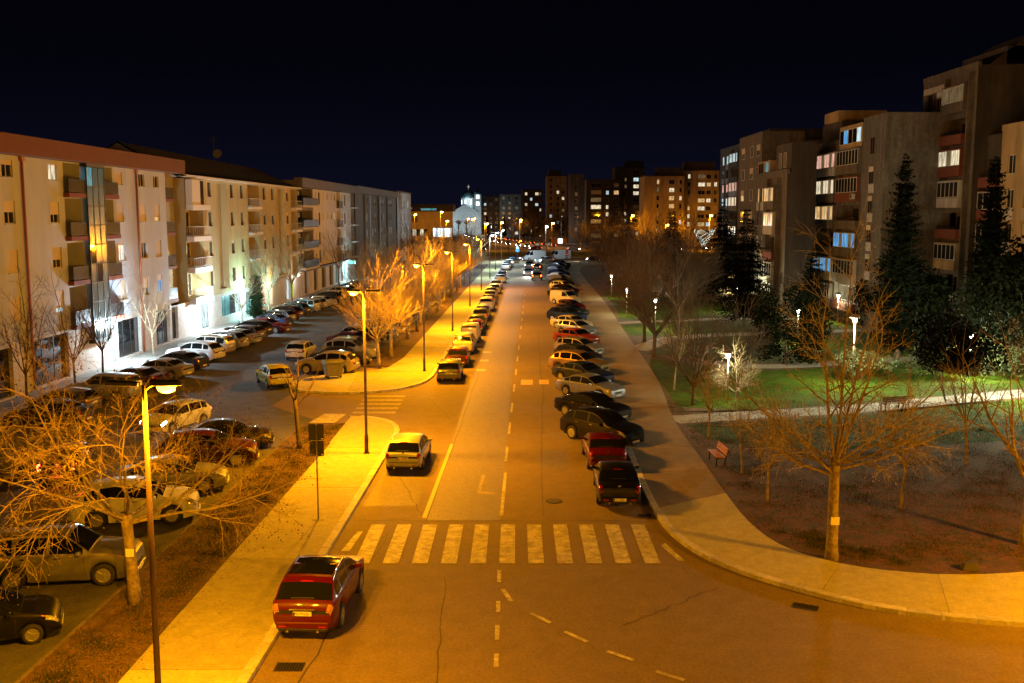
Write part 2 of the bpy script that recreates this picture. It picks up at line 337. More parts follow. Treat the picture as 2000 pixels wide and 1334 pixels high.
# ---- road markings: each painted piece a sheet 4 mm above the asphalt
def paint(name, pts, z=0.010, m=M_PAINT): return MB().add([(x, y, z) for x, y in pts], [(0, 1, 2, 3)]).build(name, m, road)
def dash(name, x0, y0, x1, y1, w, m=M_PAINT, z=0.010):
    a, b = V2(x0, y0), V2(x1, y1); d = (b-a).normalized(); n = V2(d.y, -d.x)*(w/2)
    p = [a-n, a+n, b+n, b-n]; return paint(name, [(q.x, q.y) for q in p], z, m)
for i in range(-6, 7):
    xs = -0.17 + i*0.995
    if i == -6: paint('zebra_stripe', [(-6.05, 34.0), (-5.75, 34.0), (-5.6, 36.2), (-5.8, 36.2)]); continue
    if i == 6: paint('zebra_stripe', [(5.35, 34.6), (5.72, 33.0), (5.95, 33.0), (5.55, 34.9)]); continue
    if i == 0 or True: paint('zebra_stripe', [(xs-0.27, 32.75), (xs+0.27, 32.75), (xs+0.29, 37.05), (xs-0.25, 37.05)])
dash('lane_line', -3.45, 37.9, -3.12, 50.6, 0.16, M_PAINTY)
dash('lane_line', -0.42, 38.2, -0.30, 44.8, 0.14)
for y in (47, 53, 59, 66, 73, 80, 87): dash('lane_dash', rx(-0.35, y), y, rx(-0.35, y+3), y+3, 0.13)
for y in (95, 103, 111, 119, 127, 136, 145): dash('lane_dash', rx(-0.35, y), y, rx(-0.35, y+3), y+3, 0.13)
dash('arrow_stem', -1.42, 41.6, -1.30, 44.4, 0.14, M_PAINTW); dash('arrow_head', -1.5, 41.55, -0.75, 41.35, 0.32, M_PAINTW)
for y0, y1 in ((31.0, 32.1), (28.55, 29.4), (26.6, 27.6), (24.9, 25.7), (23.1, 23.9)): dash('lane_dash', -0.42, y0, -0.42, y1, 0.13)
for a, b in (((-0.30, 30.4), (-0.02, 29.4)), ((0.55, 28.5), (1.12, 27.75)), ((1.50, 27.15), (2.1, 26.45)), ((2.6, 25.85), (3.25, 25.3)), ((3.75, 24.65), (4.4, 24.15)), ((5.0, 23.6), (5.8, 23.1))):
    dash('guide_dash', *a, *b, 0.14)
paint('parking_box', [(0.62, 68.8), (1.45, 68.8), (1.50, 70.9), (0.66, 70.9)], m=M_PAINTY); paint('parking_box', [(1.9, 69), (2.6, 69), (2.65, 70.9), (1.95, 70.9)], m=M_PAINTY)
for i in range(5): paint('zebra_stripe', [(-9.6+0.9*0, 58.6 + i*1.35), (-7.0, 58.6 + i*1.35), (-7.0, 59.2 + i*1.35), (-9.6, 59.2 + i*1.35)], m=M_PAINTW)
paint('zebra_stripe', [(-11.6, 55.9), (-10.2, 55.6), (-9.9, 58.4), (-11.2, 58.6)])
for y in (75, 80, 85): paint('stop_box', [(rx(-3.4, y), y), (rx(-2.7, y), y), (rx(-2.68, y), y+0.9), (rx(-3.38, y), y+0.9)])
# drain gratings
def drain(x, y, w, l, rz, lab):
    t = empty('drain_grating', (x, y, 0.004), rz); tag(t, lab, 'drain')
    f = MB(); f.box(-w/2, w/2, -l/2, -l/2+0.04, 0, 0.012); f.box(-w/2, w/2, l/2-0.04, l/2, 0, 0.012); f.box(-w/2, -w/2+0.04, -l/2+0.04, l/2-0.04, 0, 0.012); f.box(w/2-0.04, w/2, -l/2+0.04, l/2-0.04, 0, 0.012)
    f.build('frame', M_IRON, t); MB().box(-w/2+0.04, w/2-0.04, -l/2+0.04, l/2-0.04, 0.0, 0.003).build('pit', mat('pit', (0.006, 0.006, 0.006), 0.9), t)
    nb = 9
    me = MB().box(-0.014, 0.014, -l/2+0.04, l/2-0.04, 0.004, 0.010).mesh('bar', M_IRON)
    for i in range(nb): link('bar', me, t, (-w/2 + 0.04 + (w-0.08)*(i+0.5)/nb, 0, 0))
drain(-5.85, 24.9, 0.75, 0.5, 0.0, 'iron drain grating in the gutter behind the red crossover')
drain(8.9, 28.95, 0.75, 0.42, R(-27), 'iron drain grating by the curved right kerb')
drain(5.25, 38.2, 0.5, 0.4, 0.0, 'iron drain grating at the right end of the zebra crossing')
# repairs, cracks and covers in the asphalt
M_TAR = mat('tar_seal', (0.05, 0.04, 0.028), 0.7); random.seed(19)
def crack(x0, y0, x1, y1, w=0.03):
    n = 14; P_ = [V2(x0 + (x1-x0)*i/n + random.uniform(-.06, .06), y0 + (y1-y0)*i/n + random.uniform(-.1, .1)) for i in range(n+1)]; mb = MB()
    for a, b in zip(P_[:-1], P_[1:]):
        d = (b-a).normalized(); nn = V2(-d.y, d.x)*w*random.uniform(.3, .7); mb.add([((a-nn).x, (a-nn).y, .0085), ((b-nn).x, (b-nn).y, .0085), ((b+nn).x, (b+nn).y, .0085), ((a+nn).x, (a+nn).y, .0085)], [(3, 2, 1, 0)])
    mb.build('crack', M_TAR, road)
for c in ((-6.0, 37.55, 5.4, 37.5), (-6.1, 48, -3.6, 38.4), (-6.0, 66, -3.6, 57), (1.2, 38.2, 1.9, 62), (-5.4, 24, -4.6, 36), (3.2, 27.5, 6.5, 30.5), (-3.3, 37.6, -2.4, 78), (2.0, 62, 2.6, 100), (-1.8, 20, -2.2, 31.5), (-5.8, 57.5, -1, 58.3)): crack(*c)
sheet('asphalt_patch', [(1.4, 45.5), (2.6, 45.4), (2.7, 49.2), (1.5, 49.4)], 0.004, M_ASPH_OLD, road)
def manhole(x, y, lab):
    t = empty('manhole_cover', (x, y, 0.004)); tag(t, lab, 'manhole'); MB().lathe([(0.36, 0), (0.36, 0.008), (0.30, 0.010)], 20).build('rim', M_IRON, t); MB().lathe([(0.28, 0.0), (0.28, 0.013)], 20).build('lid', mat('lid_iron', (0.09, 0.075, 0.06), 0.6, 0.4), t)
manhole(1.75, 40.2, 'round iron manhole cover in the right lane before the zebra crossing')
# ------------------------------------------------------------------ cars
def interp(tab, x):
    if x <= tab[0][0]: return tab[0][1]
    for (a, p), (b, q) in zip(tab[:-1], tab[1:]):
        if x <= b: return p + (q-p)*((x-a)/(b-a) if b > a else 0)
    return tab[-1][1]
# each kind: length L, width W, wheel radius r, axle x front/rear, profile (x, top z) rear to front, belt (x, z), side windows (x0, x1), windscreen / rear glass x ranges
KIND = {
 'hatch': dict(L=4.15, W=1.74, r=0.31, ax=(1.28, -1.27), top=[(-2.075, 0.50), (-2.06, 0.80), (-2.02, 0.93), (-1.96, 0.98), (-1.58, 1.36), (-1.35, 1.44), (-0.5, 1.49), (0.15, 1.45), (0.45, 1.36), (1.12, 1.00), (1.45, 0.93), (1.92, 0.78), (2.05, 0.66), (2.075, 0.52)],
   belt=[(-2.075, 0.92), (-1.2, 0.97), (1.0, 0.90), (1.6, 0.84), (2.075, 0.72)], sw=[(-1.62, -1.20), (-1.12, -0.22), (-0.14, 0.88)], ws=(0.36, 1.10), rg=(-1.94, -1.56)),
 'sedan': dict(L=4.65, W=1.80, r=0.33, ax=(1.42, -1.38), top=[(-2.325, 0.52), (-2.30, 0.92), (-2.20, 1.00), (-1.72, 1.06), (-1.05, 1.36), (-0.6, 1.43), (-0.1, 1.45), (0.35, 1.38), (1.08, 1.02), (1.5, 0.96), (2.15, 0.80), (2.29, 0.68), (2.325, 0.50)],
   belt=[(-2.325, 0.94), (-1.5, 0.98), (1.0, 0.92), (1.7, 0.85), (2.325, 0.72)], sw=[(-1.52, -1.12), (-1.05, -0.20), (-0.12, 0.86)], ws=(0.34, 1.06), rg=(-1.68, -1.06)),
 'suv': dict(L=4.6, W=1.86, r=0.36, ax=(1.36, -1.34), top=[(-2.30, 0.62), (-2.28, 0.90), (-2.21, 1.04), (-2.14, 1.09), (-1.72, 1.49), (-1.5, 1.58), (-0.7, 1.67), (0.05, 1.64), (0.42, 1.53), (1.12, 1.14), (1.5, 1.08), (2.08, 0.95), (2.26, 0.80), (2.30, 0.62)],
   belt=[(-2.30, 1.06), (-1.2, 1.10), (1.0, 1.04), (1.7, 0.98), (2.30, 0.86)], sw=[(-1.74, -1.28), (-1.18, -0.26), (-0.18, 0.86)], ws=(0.34, 1.10), rg=(-2.12, -1.70)),
 'wagon_suv': dict(L=4.6, W=1.86, r=0.36, ax=(1.36, -1.36), top=[(-2.30, 0.60), (-2.29, 0.95), (-2.24, 1.12), (-2.06, 1.60), (-1.85, 1.68), (-0.7, 1.72), (0.1, 1.70), (0.32, 1.64), (0.98, 1.16), (1.4, 1.12), (2.08, 1.00), (2.26, 0.86), (2.30, 0.62)],
   belt=[(-2.30, 1.06), (-1.2, 1.07), (1.0, 1.04), (1.7, 1.0), (2.30, 0.90)], sw=[(-2.05, -1.38), (-1.26, -0.34), (-0.24, 0.76)], ws=(0.28, 0.96), rg=(-2.22, -2.05)),
 'van': dict(L=4.2, W=1.74, r=0.31, ax=(1.32, -1.30), top=[(-2.10, 0.55), (-2.09, 1.0), (-2.06, 1.5), (-2.0, 1.78), (-1.7, 1.83), (-0.5, 1.84), (0.25, 1.80), (0.48, 1.70), (1.15, 1.12), (1.5, 1.02), (1.95, 0.86), (2.07, 0.70), (2.10, 0.55)],
   belt=[(-2.10, 1.0), (-1.0, 1.05), (1.0, 1.0), (1.6, 0.92), (2.10, 0.78)], sw=[(-0.05, 0.84)], ws=(0.44, 1.12), rg=(-2.05, -2.02)),
 'big_van': dict(L=5.9, W=1.98, r=0.35, ax=(2.0, -1.65), top=[(-2.95, 0.6), (-2.94, 1.6), (-2.92, 2.35), (-2.80, 2.55), (-1.5, 2.62), (0.9, 2.60), (1.25, 2.48), (1.6, 2.15), (2.22, 1.32), (2.45, 1.22), (2.80, 1.02), (2.92, 0.85), (2.95, 0.6)],
   belt=[(-2.95, 1.25), (0, 1.28), (2.0, 1.25), (2.5, 1.1), (2.95, 0.95)], sw=[(0.90, 1.90)], ws=(1.45, 2.20), rg=(-2.93, -2.925)),
 'compact': dict(L=3.75, W=1.62, r=0.28, ax=(1.18, -1.16), top=[(-1.875, 0.50), (-1.86, 0.78), (-1.80, 0.95), (-1.52, 1.32), (-1.3, 1.39), (-0.5, 1.42), (0.1, 1.38), (0.34, 1.30), (0.95, 0.97), (1.25, 0.92), (1.72, 0.76), (1.85, 0.62), (1.875, 0.5)],
   belt=[(-1.875, 0.90), (-1.1, 0.93), (0.9, 0.88), (1.4, 0.82), (1.875, 0.70)], sw=[(-1.50, -1.12), (-1.04, -0.24), (-0.16, 0.74)], ws=(0.28, 0.92), rg=(-1.78, -1.48)),
 'pickup': dict(L=5.1, W=1.84, r=0.37, ax=(1.62, -1.42), top=[(-2.55, 0.62), (-2.54, 1.02), (-2.5, 1.06), (-0.98, 1.06), (-0.92, 1.10), (-0.84, 1.66), (-0.7, 1.74), (0.2, 1.76), (0.48, 1.70), (1.05, 1.20), (1.5, 1.14), (2.3, 1.02), (2.5, 0.88), (2.55, 0.66)],
   belt=[(-2.55, 1.04), (-1.0, 1.05), (1.0, 1.08), (1.8, 1.02), (2.55, 0.92)], sw=[(-0.74, -0.16), (-0.08, 0.84)], ws=(0.44, 1.02), rg=(-0.90, -0.83)),
}
def car_surface(k):
    K = KIND[k]; L, W = K['L'], K['W']
    def halfw(x):
        t = abs(x)/(L/2); w = W/2
        if t > 0.70:
            q = (t-0.70)/0.30; w *= 1 - (0.15 if x > 0 else 0.10)*q**2.2 - (0.06)*max(0, (q-0.9)/0.1)
        return w
    def low(x):
        z = 0.21 + (0.08 if x > 0 else 0.20)*max(0, (abs(x)/(L/2)-0.80)/0.20); ra = K['r']*1.17
        for xc in K['ax']:
            if abs(x-xc) < ra: z = max(z, K['r']*0.98 + math.sqrt(ra*ra-(x-xc)**2))
        return z
    def rows(x):
        w = halfw(x); z0 = low(x); zt = interp(K['top'], x); zs = min(interp(K['belt'], x), zt-0.05); zs = max(zs, z0+0.06)
        cab = max(0, zt-zs-0.06); wr = max(0.45*w, 0.945*w - 0.34*cab) if not k.endswith('van') else 0.945*w - 0.10*cab
        ze = zt - min(0.055, 0.5*(zt-zs))
        return [(0.90*w, z0), (0.975*w, z0+0.30*(zs-z0)), (1.0*w, z0+0.62*(zs-z0)), (0.985*w, zs-0.035), (0.945*w, zs), (wr, ze), (wr-0.13*min(1, wr), zt-0.012), (0.0, zt + 0.012*w)]
    def S(x, v):   # v 0..7 up the right half, 7..14 down the left half
        p = rows(x); s = -1.0
        if v > 7: v = 14-v; s = 1.0
        i = min(int(v), 6); t = v-i; a, b = p[i], p[i+1]
        return Vector((x, s*(a[0]+(b[0]-a[0])*t), a[1]+(b[1]-a[1])*t))
    return K, S, rows
def panel(S, x0, x1, v0, v1, nx, nv, off=0.006, thick=True):
    mb = MB(); G = []
    for i in range(nx+1):
        for j in range(nv+1):
            x = x0+(x1-x0)*i/nx; v = v0+(v1-v0)*j/nv; p = S(x, v)
            e1 = S(x+0.012, v) - S(x-0.012, v); e2 = S(x, min(v+0.02, 14)) - S(x, max(v-0.02, 0)); n = e1.cross(e2)
            if n.length < 1e-9: n = Vector((0, 0, 1))
            n.normalize()
            c = Vector((0, 0, 0.6))
            if n.dot(p - c) < 0: n = -n
            G.append(p + n*off)
    m = nv+1
    mb.add(G, [(i*m+j, (i+1)*m+j, (i+1)*m+j+1, i*m+j+1) for i in range(nx) for j in range(nv)])
    return mb
def car_kit(k):
    """meshes of one kind of car, shared by every car of that kind"""
    K, S, rows = car_surface(k); L, W, r = K['L'], K['W'], K['r']; h = L/2; kit = []
    xs = set([-h, h])
    for (a, _), (b, _) in zip(K['top'][:-1], K['top'][1:]):
        n = max(1, int((b-a)/0.11)); xs.update(a+(b-a)*i/n for i in range(n+1))
    for xc in K['ax']:
        ra = r*1.17; xs.update(xc + ra*math.cos(math.pi*i/10) for i in range(11)); xs.update((xc-ra-0.004, xc+ra+0.004))
    xs = sorted(xs); xs = [x for i, x in enumerate(xs) if i == 0 or x-xs[i-1] > 0.0015]
    mb = MB(); ring = []
    for x in xs: ring.append([S(x, v) for v in range(15)])
    for rr in ring: mb.v.extend(tuple(p) for p in rr)
    for i in range(len(xs)-1):
        for j in range(14): mb.f.append((i*15+j, i*15+j+1, (i+1)*15+j+1, (i+1)*15+j))
    mb.f.append(tuple(range(14, -1, -1))); b = (len(xs)-1)*15; mb.f.append(tuple(b+j for j in range(15)))
    body = mb.mesh(k+'_body', M_PLAST, smooth=True, fix=True)
    bm = bmesh.new(); bm.from_mesh(body)
    for e_ in bm.edges:
        if len(e_.link_faces) == 2 and e_.calc_face_angle(0) > R(32): e_.smooth = False
    bm.to_mesh(body); bm.free()
    kit.append(('body', body, None, None))
    def P(name, *a, m=None, **kw): kit.append((name, panel(S, *a, **kw).mesh(k+'_'+name, m, smooth=True), None, None))
    g0, g1 = K['ws']; P('windscreen', g0+0.03, g1-0.02, 5.25, 8.75, 6, 6, m=M_CGLASS, off=0.007)
    r0, r1 = K['rg']
    if k != 'big_van': P('rear_window', r0+(0.02 if r1-r0 > .1 else 0), r1-(0.02 if r1-r0 > .1 else 0), 5.42, 8.58, 6, 8, m=M_CGLASS, off=0.012)
    for x0, x1 in K['sw']:
        for v0, v1 in ((4.10, 4.92), (14-4.92, 14-4.10)): P('side_window', x0, x1, v0, v1, 6, 1, m=M_CGLASS)
    # lamps
    for s in (0, 1):
        v0, v1 = (2.55, 4.55) if s == 0 else (14-4.55, 14-2.55)
        P('headlight', h-0.34, h-0.035, v0, v1, 4, 3, m=M_HEAD, off=0.009); P('indicator', h-0.44, h-0.36, v0+0.5, v1-0.6, 2, 2, m=mat('amber', (0.5, 0.18, 0.02), 0.15, coat=0.8), off=0.007)
    tall = k in ('van', 'big_van', 'wagon_suv')
    for s in (0, 1):
        if tall:
            v0, v1 = (3.0, 5.0) if s == 0 else (9.0, 11.0); P('taillight', -h+0.008, -h+0.07, v0, v1, 3, 5, m=M_TAIL, off=0.012)
        else:
            v0, v1 = (3.0, 6.0) if s == 0 else (8.0, 11.0); P('taillight', -h+0.016, -h+(0.10 if k != 'sedan' else 0.16), v0, v1, 3, 6, m=M_TAIL, off=0.012)
    def B(name, mbx, m, **kw): kit.append((name, mbx.mesh(k+'_'+name, m, **kw), None, None))
    zb = rows(-h)[0][1]; wf = rows(h)[2][0]; wb_ = rows(-h)[2][0]
    q = MB(); q.box(-h-0.05, -h+0.02, -wb_*0.95, wb_*0.95, 0.36, 0.56); kit.append(('rear_bumper', q.mesh(k+'_rear_bumper', M_PLAST, bevel=0.03), None, 'paint')); q = MB(); q.box(-h-0.045, -h+0.03, -wb_*0.88, wb_*0.88, 0.29, 0.385); B('rear_valance', q, M_PLAST, bevel=0.02)
    q = MB(); q.box(h-0.02, h+0.045, -wf*0.90, wf*0.90, 0.24, 0.40); kit.append(('front_bumper', q.mesh(k+'_front_bumper', M_PLAST, bevel=0.03), None, 'paint'))
    q = MB(); q.box(h-0.01, h+0.022, -wf*0.52, wf*0.52, 0.46, min(0.62, rows(h)[7][1]+0.06)); B('grille', q, M_PLAST, bevel=0.01)
    q = MB(); q.box(-h+0.25, h-0.22, -W*0.40, W*0.40, 0.19, 0.62); B('underbody', q, M_RUBBER)
    zp = 0.66 if k in ('hatch', 'compact') else 0.74
    q = MB(); q.box(-h-0.066, -h-0.051, -0.26, 0.26, 0.40, 0.51) if k in ('sedan', 'van', 'big_van', 'pickup') else q.box(-h-0.03, -h+0.035, -0.26, 0.26, zp, zp+0.115)
    B('rear_plate', q, M_PLATE)
    q = MB(); q.box(h+0.046, h+0.058, -0.26, 0.26, 0.29, 0.40); B('front_plate', q, M_PLATE)
    xm = max(s[1] for s in K['sw'])-0.12
    for s in (-1, 1):
        p = S(xm, 4.1); y = abs(p.y); q = MB(); q.hexa([(xm-0.06, s*(y-0.02), p.z-0.02), (xm+0.10, s*(y-0.02), p.z-0.02), (xm+0.06, s*(y+0.20), p.z), (xm-0.05, s*(y+0.20), p.z)],
               [(xm-0.06, s*(y-0.0), p.z+0.10), (xm+0.07, s*(y-0.0), p.z+0.10), (xm+0.03, s*(y+0.19), p.z+0.13), (xm-0.05, s*(y+0.19), p.z+0.13)])
        kit.append(('mirror', q.mesh(k+'_mirror', M_PLAST, bevel=0.015, fix=True), None, 'paint'))
    for x0, x1 in K['sw'][-2:]:
        for v in (3.12, 14-3.12):
            a = S(x0+0.14, v); d = S(x0+0.34, v); sg = 1 if a.y > 0 else -1
            q = MB(); q.box(a.x, d.x, min(a.y, a.y+sg*0.03), max(a.y, a.y+sg*0.03), a.z-0.055, a.z-0.025); B('door_handle', q, M_CHROME)
    r0, r1 = K['rg']
    if r1-r0 > 0.1:
        xm_ = r0+0.05; P('brake_light', r1-0.02, r1+0.03, 6.72, 7.28, 1, 3, m=M_TAIL, off=0.014)
        P('rear_wiper', r0+0.03, r0+0.06, 6.6, 7.5, 1, 3, m=M_RUBBER, off=0.022)
    if k in ('suv', 'hatch', 'compact', 'wagon_suv', 'sedan'):
        xt = r0-0.02
        for v in (4.75, 9.25): P('tailgate_seam', -h+0.02, xt, v-0.02, v+0.02, 4, 1, m=M_RUBBER, off=0.003)
        P('tailgate_seam', -h+0.012, -h+0.020, 4.75, 9.25, 1, 8, m=M_RUBBER, off=0.004)
        q = MB(); q.lathe([(0.055, 0), (0.055, 0.012), (0.03, 0.016)], 12, Matrix.Translation(S(-h+0.075, 7) + Vector((-0.004, 0, 0))) @ Matrix.Rotation(R(-90), 4, 'Y')); B('badge', q, M_CHROME)
        for sy in (-1, 1): q = MB(); q.box(-h-0.056, -h-0.049, sy*wb_*0.72-0.11, sy*wb_*0.72+0.11, 0.415, 0.455); B('reflector', q, M_TAIL)
        for sy in (-1, 1): q = MB(); q.tube([(-h-0.06, sy*wb_*0.55, 0.30), (-h+0.1, sy*wb_*0.55, 0.30)], [0.04, 0.04], 8); B('exhaust', q, M_CHROME)
        if k == 'suv': q = MB(); q.box(-h-0.035, -h+0.03, -0.36, 0.36, 0.905, 0.935); B('handle_strip', q, M_CHROME)
        P('roof_aerial', -0.02+r1+0.25, r1+0.27, 6.97, 7.03, 1, 1, m=M_RUBBER, off=0.05)
    zs_ = [K['sw'][0][0]-0.03, K['sw'][-1][1]+0.03]
    for v in (3.95, 10.05): P('window_trim', zs_[0], zs_[1], v-0.03, v+0.05, 12, 1, m=M_CHROME if k in ('sedan', 'suv') else M_PLAST, off=0.005)
    for v0, v1 in ((0.05, 0.30), (13.70, 13.95)): P('sill_trim', -K['L']/2+1.35, K['L']/2-1.35, v0, v1, 6, 1, m=M_PLAST, off=0.006)
    # door seams as thin dark grooves drawn in relief
    for x in sorted({s[0]-0.04 for s in K['sw'][-2:]} | {K['sw'][-1][1]+0.04}):
        for s in (0, 1):
            v0, v1 = (0.35, 4.0) if s == 0 else (10.0, 13.65)
            P('door_seam', x-0.006, x+0.006, v0, v1, 1, 6, m=M_RUBBER, off=0.002)
    # wheels
    Mx = Matrix.Rotation(R(90), 4, 'X'); w2 = 0.105
    ty = MB().lathe([(r*0.62, -0.03), (r*0.67, -w2), (r*0.90, -w2), (r, -w2*0.7), (r, w2*0.7), (r*0.90, w2), (r*0.67, w2), (r*0.62, 0.03)], 20, Mx).mesh(k+'_tyre', M_RUBBER, smooth=True, fix=True)
    rm = MB(); rm.lathe([(r*0.68, 0.085), (r*0.68, 0.098), (r*0.60, 0.100), (r*0.58, 0.07)], 20, Mx)
    for i in range(5):
        a = 2*math.pi*i/5; c, s_ = math.cos(a), math.sin(a); t = 0.105*r
        q = [(0.10*r, -t*0.8), (0.62*r, -t*0.55), (0.62*r, t*0.55), (0.10*r, t*0.8)]; lo = [(x*c-z*s_, -0.082, x*s_+z*c) for x, z in q]; hi = [(x*c-z*s_, -0.103, x*s_+z*c) for x, z in q]
        rm.hexa(lo, hi)
    rm.lathe([(0.2*r, 0.08), (0.2*r, 0.106), (0.05*r, 0.110)], 10, Mx)
    rim = rm.mesh(k+'_rim', M_ALLOY, fix=True)
    return dict(kit=kit, tyre=ty, rim=rim, K=K)
KITS = {}
PAINTS = dict(white=(0.58, 0.60, 0.64), silver=(0.34, 0.36, 0.42), grey=(0.12, 0.125, 0.14), dark=(0.022, 0.024, 0.027), black=(0.006, 0.006, 0.007), red=(0.085, 0.003, 0.006), maroon=(0.04, 0.003, 0.005), blue=(0.015, 0.025, 0.07),
              gold=(0.42, 0.27, 0.09), beige=(0.40, 0.36, 0.30), orange=(0.36, 0.045, 0.015), yellow=(0.62, 0.58, 0.03), cream=(0.52, 0.46, 0.32), teal=(0.05, 0.16, 0.22), pewter=(0.24, 0.235, 0.24))
def paintmat(c): return mat('paint_'+c, PAINTS[c], 0.42, 0.55 if c in ('silver', 'grey', 'pewter', 'gold', 'beige', 'teal') else 0.0, coat=0.8, spec=0.15)
CARS = []
def car(kind, color, x, y, head, label, group=None, detail=2, lights=None, name=None, plate=None, skip=()):
    if kind not in KITS: KITS[kind] = car_kit(kind)
    kt = KITS[kind]; K = kt['K']; pm = paintmat(color)
    root = empty(name or ('parked_van' if 'van' in kind else 'parked_car'), (x, y, 0.006), R(head)); tag(root, label, 'van' if 'van' in kind else 'car', group)
    for n, me, _, pf in kt['kit']:
        if detail < 2 and n in ('door_handle', 'door_seam', 'underbody', 'front_bumper', 'grille', 'front_plate', 'rear_wiper', 'window_trim', 'sill_trim', 'brake_light', 'rear_valance', 'tailgate_seam', 'badge', 'reflector', 'exhaust', 'handle_strip', 'roof_aerial', 'indicator'): continue
        if detail < 1 and n in ('mirror', 'rear_plate', 'side_window', 'rear_bumper'): continue
        if n in skip: continue
        o = link(n, me, root, mat=pm if (n == 'body' or pf == 'paint') else None)
        if lights and n == 'headlight' and 'front' in lights: o.material_slots[0].link = 'OBJECT'; o.material_slots[0].material = M_HEADON
        if lights and n == 'taillight': o.material_slots[0].link = 'OBJECT'; o.material_slots[0].material = M_TAILON
    for xc in K['ax']:
        for s in (-1, 1):
            w = link('wheel', kt['tyre'], root, (xc, s*(K['W']/2-0.105), K['r']))
            if s > 0: w.rotation_euler = (0, 0, math.pi)
            if detail > 0: link('rim', kt['rim'], w)
    if plate and detail == 2:
        which, txt = plate; pl = [o for o in root.children if o.name.split('.')[0] == which+'_plate'][0]
        zz = sum((Vector(c) for c in pl.bound_box), Vector())/8
        d = bpy.data.curves.new('plate_text', 'FONT'); d.body = txt; d.size = 0.105; d.align_x = 'CENTER'; d.align_y = 'CENTER'; d.extrude = 0.002; d.materials.append(M_INK)
        sgn = 1 if which == 'front' else -1; tx = bpy.data.objects.new('plate_text', d); COL.objects.link(tx); bpy.context.view_layer.update(); tme = bpy.data.meshes.new_from_object(tx.evaluated_get(bpy.context.evaluated_depsgraph_get())); bpy.data.objects.remove(tx); tx = bpy.data.objects.new('plate_text', tme); COL.objects.link(tx); tx.parent = pl
        xo = max(c[0] for c in pl.bound_box) if sgn > 0 else min(c[0] for c in pl.bound_box)
        tx.location = (xo + sgn*0.003, 0.02*-sgn, zz.z); tx.rotation_euler = (R(90), 0, R(90*sgn))
        yb_ = (0.255*sgn, 0.205*sgn); q = MB().box(xo + (0.001 if sgn > 0 else -0.005), xo + (0.005 if sgn > 0 else -0.001), min(-yb_[0], -yb_[1]), max(-yb_[0], -yb_[1]), zz.z-0.05, zz.z+0.05); q.build('plate_band', M_PLATEB, pl)
    CARS.append(root); return root
UP = 88.74   # heading along the street, away from the camera
G1 = 'cars parked along the left kerb'; G2 = 'cars parked nose to the right pavement'; G3 = 'cars parked nose to the left buildings'; G4 = 'cars parked along the tree verge of the lot'
car('suv', 'red', -5.72, 28.8, UP-1.5, 'glossy red crossover with glass roof, nearest car on the left kerb', G1, plate=('rear', 'PG FV525'))
gm = CARS[-1]
M_TAILC = mat('taillight_clear', (0.42, 0.20, 0.17), 0.12, coat=0.8)
for ch in gm.children:
    if ch.name.startswith('taillight'): ch.material_slots[0].link = 'OBJECT'; ch.material_slots[0].material = M_TAILC
_, S_, _ = car_surface('suv')
g_ = panel(S_, -1.35, 0.18, 5.9, 8.1, 5, 4, off=0.006).mesh('glass_roof', M_CGLASS, smooth=True); link('glass_roof', g_, gm)
for v in (5.35, 8.65):
    pts = [S_(x, v) + Vector((0, 0, 0.03)) for x in (-1.6, -1.0, -0.3, 0.1)]; MB().tube(pts, [0.016]*4, 6).build('roof_rail', M_CHROME, gm)
car('hatch', 'silver', -4.92, 46.6, UP-1.0, 'silver hatchback parked alone ahead of the zebra crossing', G1, plate=('rear', 'PG FA965'))
ORD = ['first', 'second', 'third', 'fourth', 'fifth', 'sixth', 'seventh', 'eighth', 'ninth', 'tenth', 'eleventh', 'twelfth', 'thirteenth', 'fourteenth', 'fifteenth', 'sixteenth', 'seventeenth', 'eighteenth', 'nineteenth', 'twentieth']
row = [(70.3, 'hatch', 'grey'), (77.2, 'hatch', 'maroon'), (84.0, 'wagon_suv', 'beige'), (91.0, 'van', 'cream'), (97.6, 'hatch', 'red'), (103.5, 'sedan', 'dark'), (109.8, 'hatch', 'grey'), (115.8, 'compact', 'silver'), (123.0, 'wagon_suv', 'cream'), (130.0, 'sedan', 'dark'), (137.0, 'hatch', 'beige'), (144.0, 'compact', 'maroon'), (151.0, 'hatch', 'silver'), (158.0, 'sedan', 'grey'), (175.0, 'sedan', 'white'), (185.0, 'hatch', 'dark')]
NM = dict(hatch='hatchback', sedan='saloon car', suv='crossover', wagon_suv='tall estate car', van='small van', compact='small car', pickup='pickup', big_van='tall van')
CN = dict(maroon='dark red', dark='charcoal', cream='pale yellow', gold='golden', blue='dark blue')
for i, (y, k, c) in enumerate(row):
    car(k, c, rx(-5.0, y) + random.uniform(-.18, .18), y + 1.2 + (random.uniform(-.8, .8) if i else 0), UP + random.uniform(-1.5, 1.5), f'{CN.get(c, c)} {NM[k]}, {ORD[i]} in the left kerb row past the side street', G1, detail=2 if y < 100 else 1, plate=('rear', 'PG LN318') if i == 0 else None)
for i, (y, x, k, c) in enumerate([(216, 0.0, 'sedan', 'white'), (224, 0.3, 'hatch', 'silver'), (233, 0.6, 'hatch', 'grey'), (246, 1.6, 'sedan', 'teal')]):
    car(k, c, x - 1.3, y, UP - 6*i, f'{CN.get(c, c)} {NM[k]}, {ORD[i]} of the four in the far bend', G1, detail=1)
car('hatch', 'maroon', 1.2, 259, 40, 'dark red hatchback parked beside the white vans in the bend', G1, detail=1)
car('big_van', 'white', 6.0, 262.5, 202, 'tall white panel van, left one of the two in the bend', 'white vans in the bend', detail=1)
car('big_van', 'white', 12.8, 267.0, 198, 'tall white panel van, right one of the two in the bend', 'white vans in the bend', detail=1)
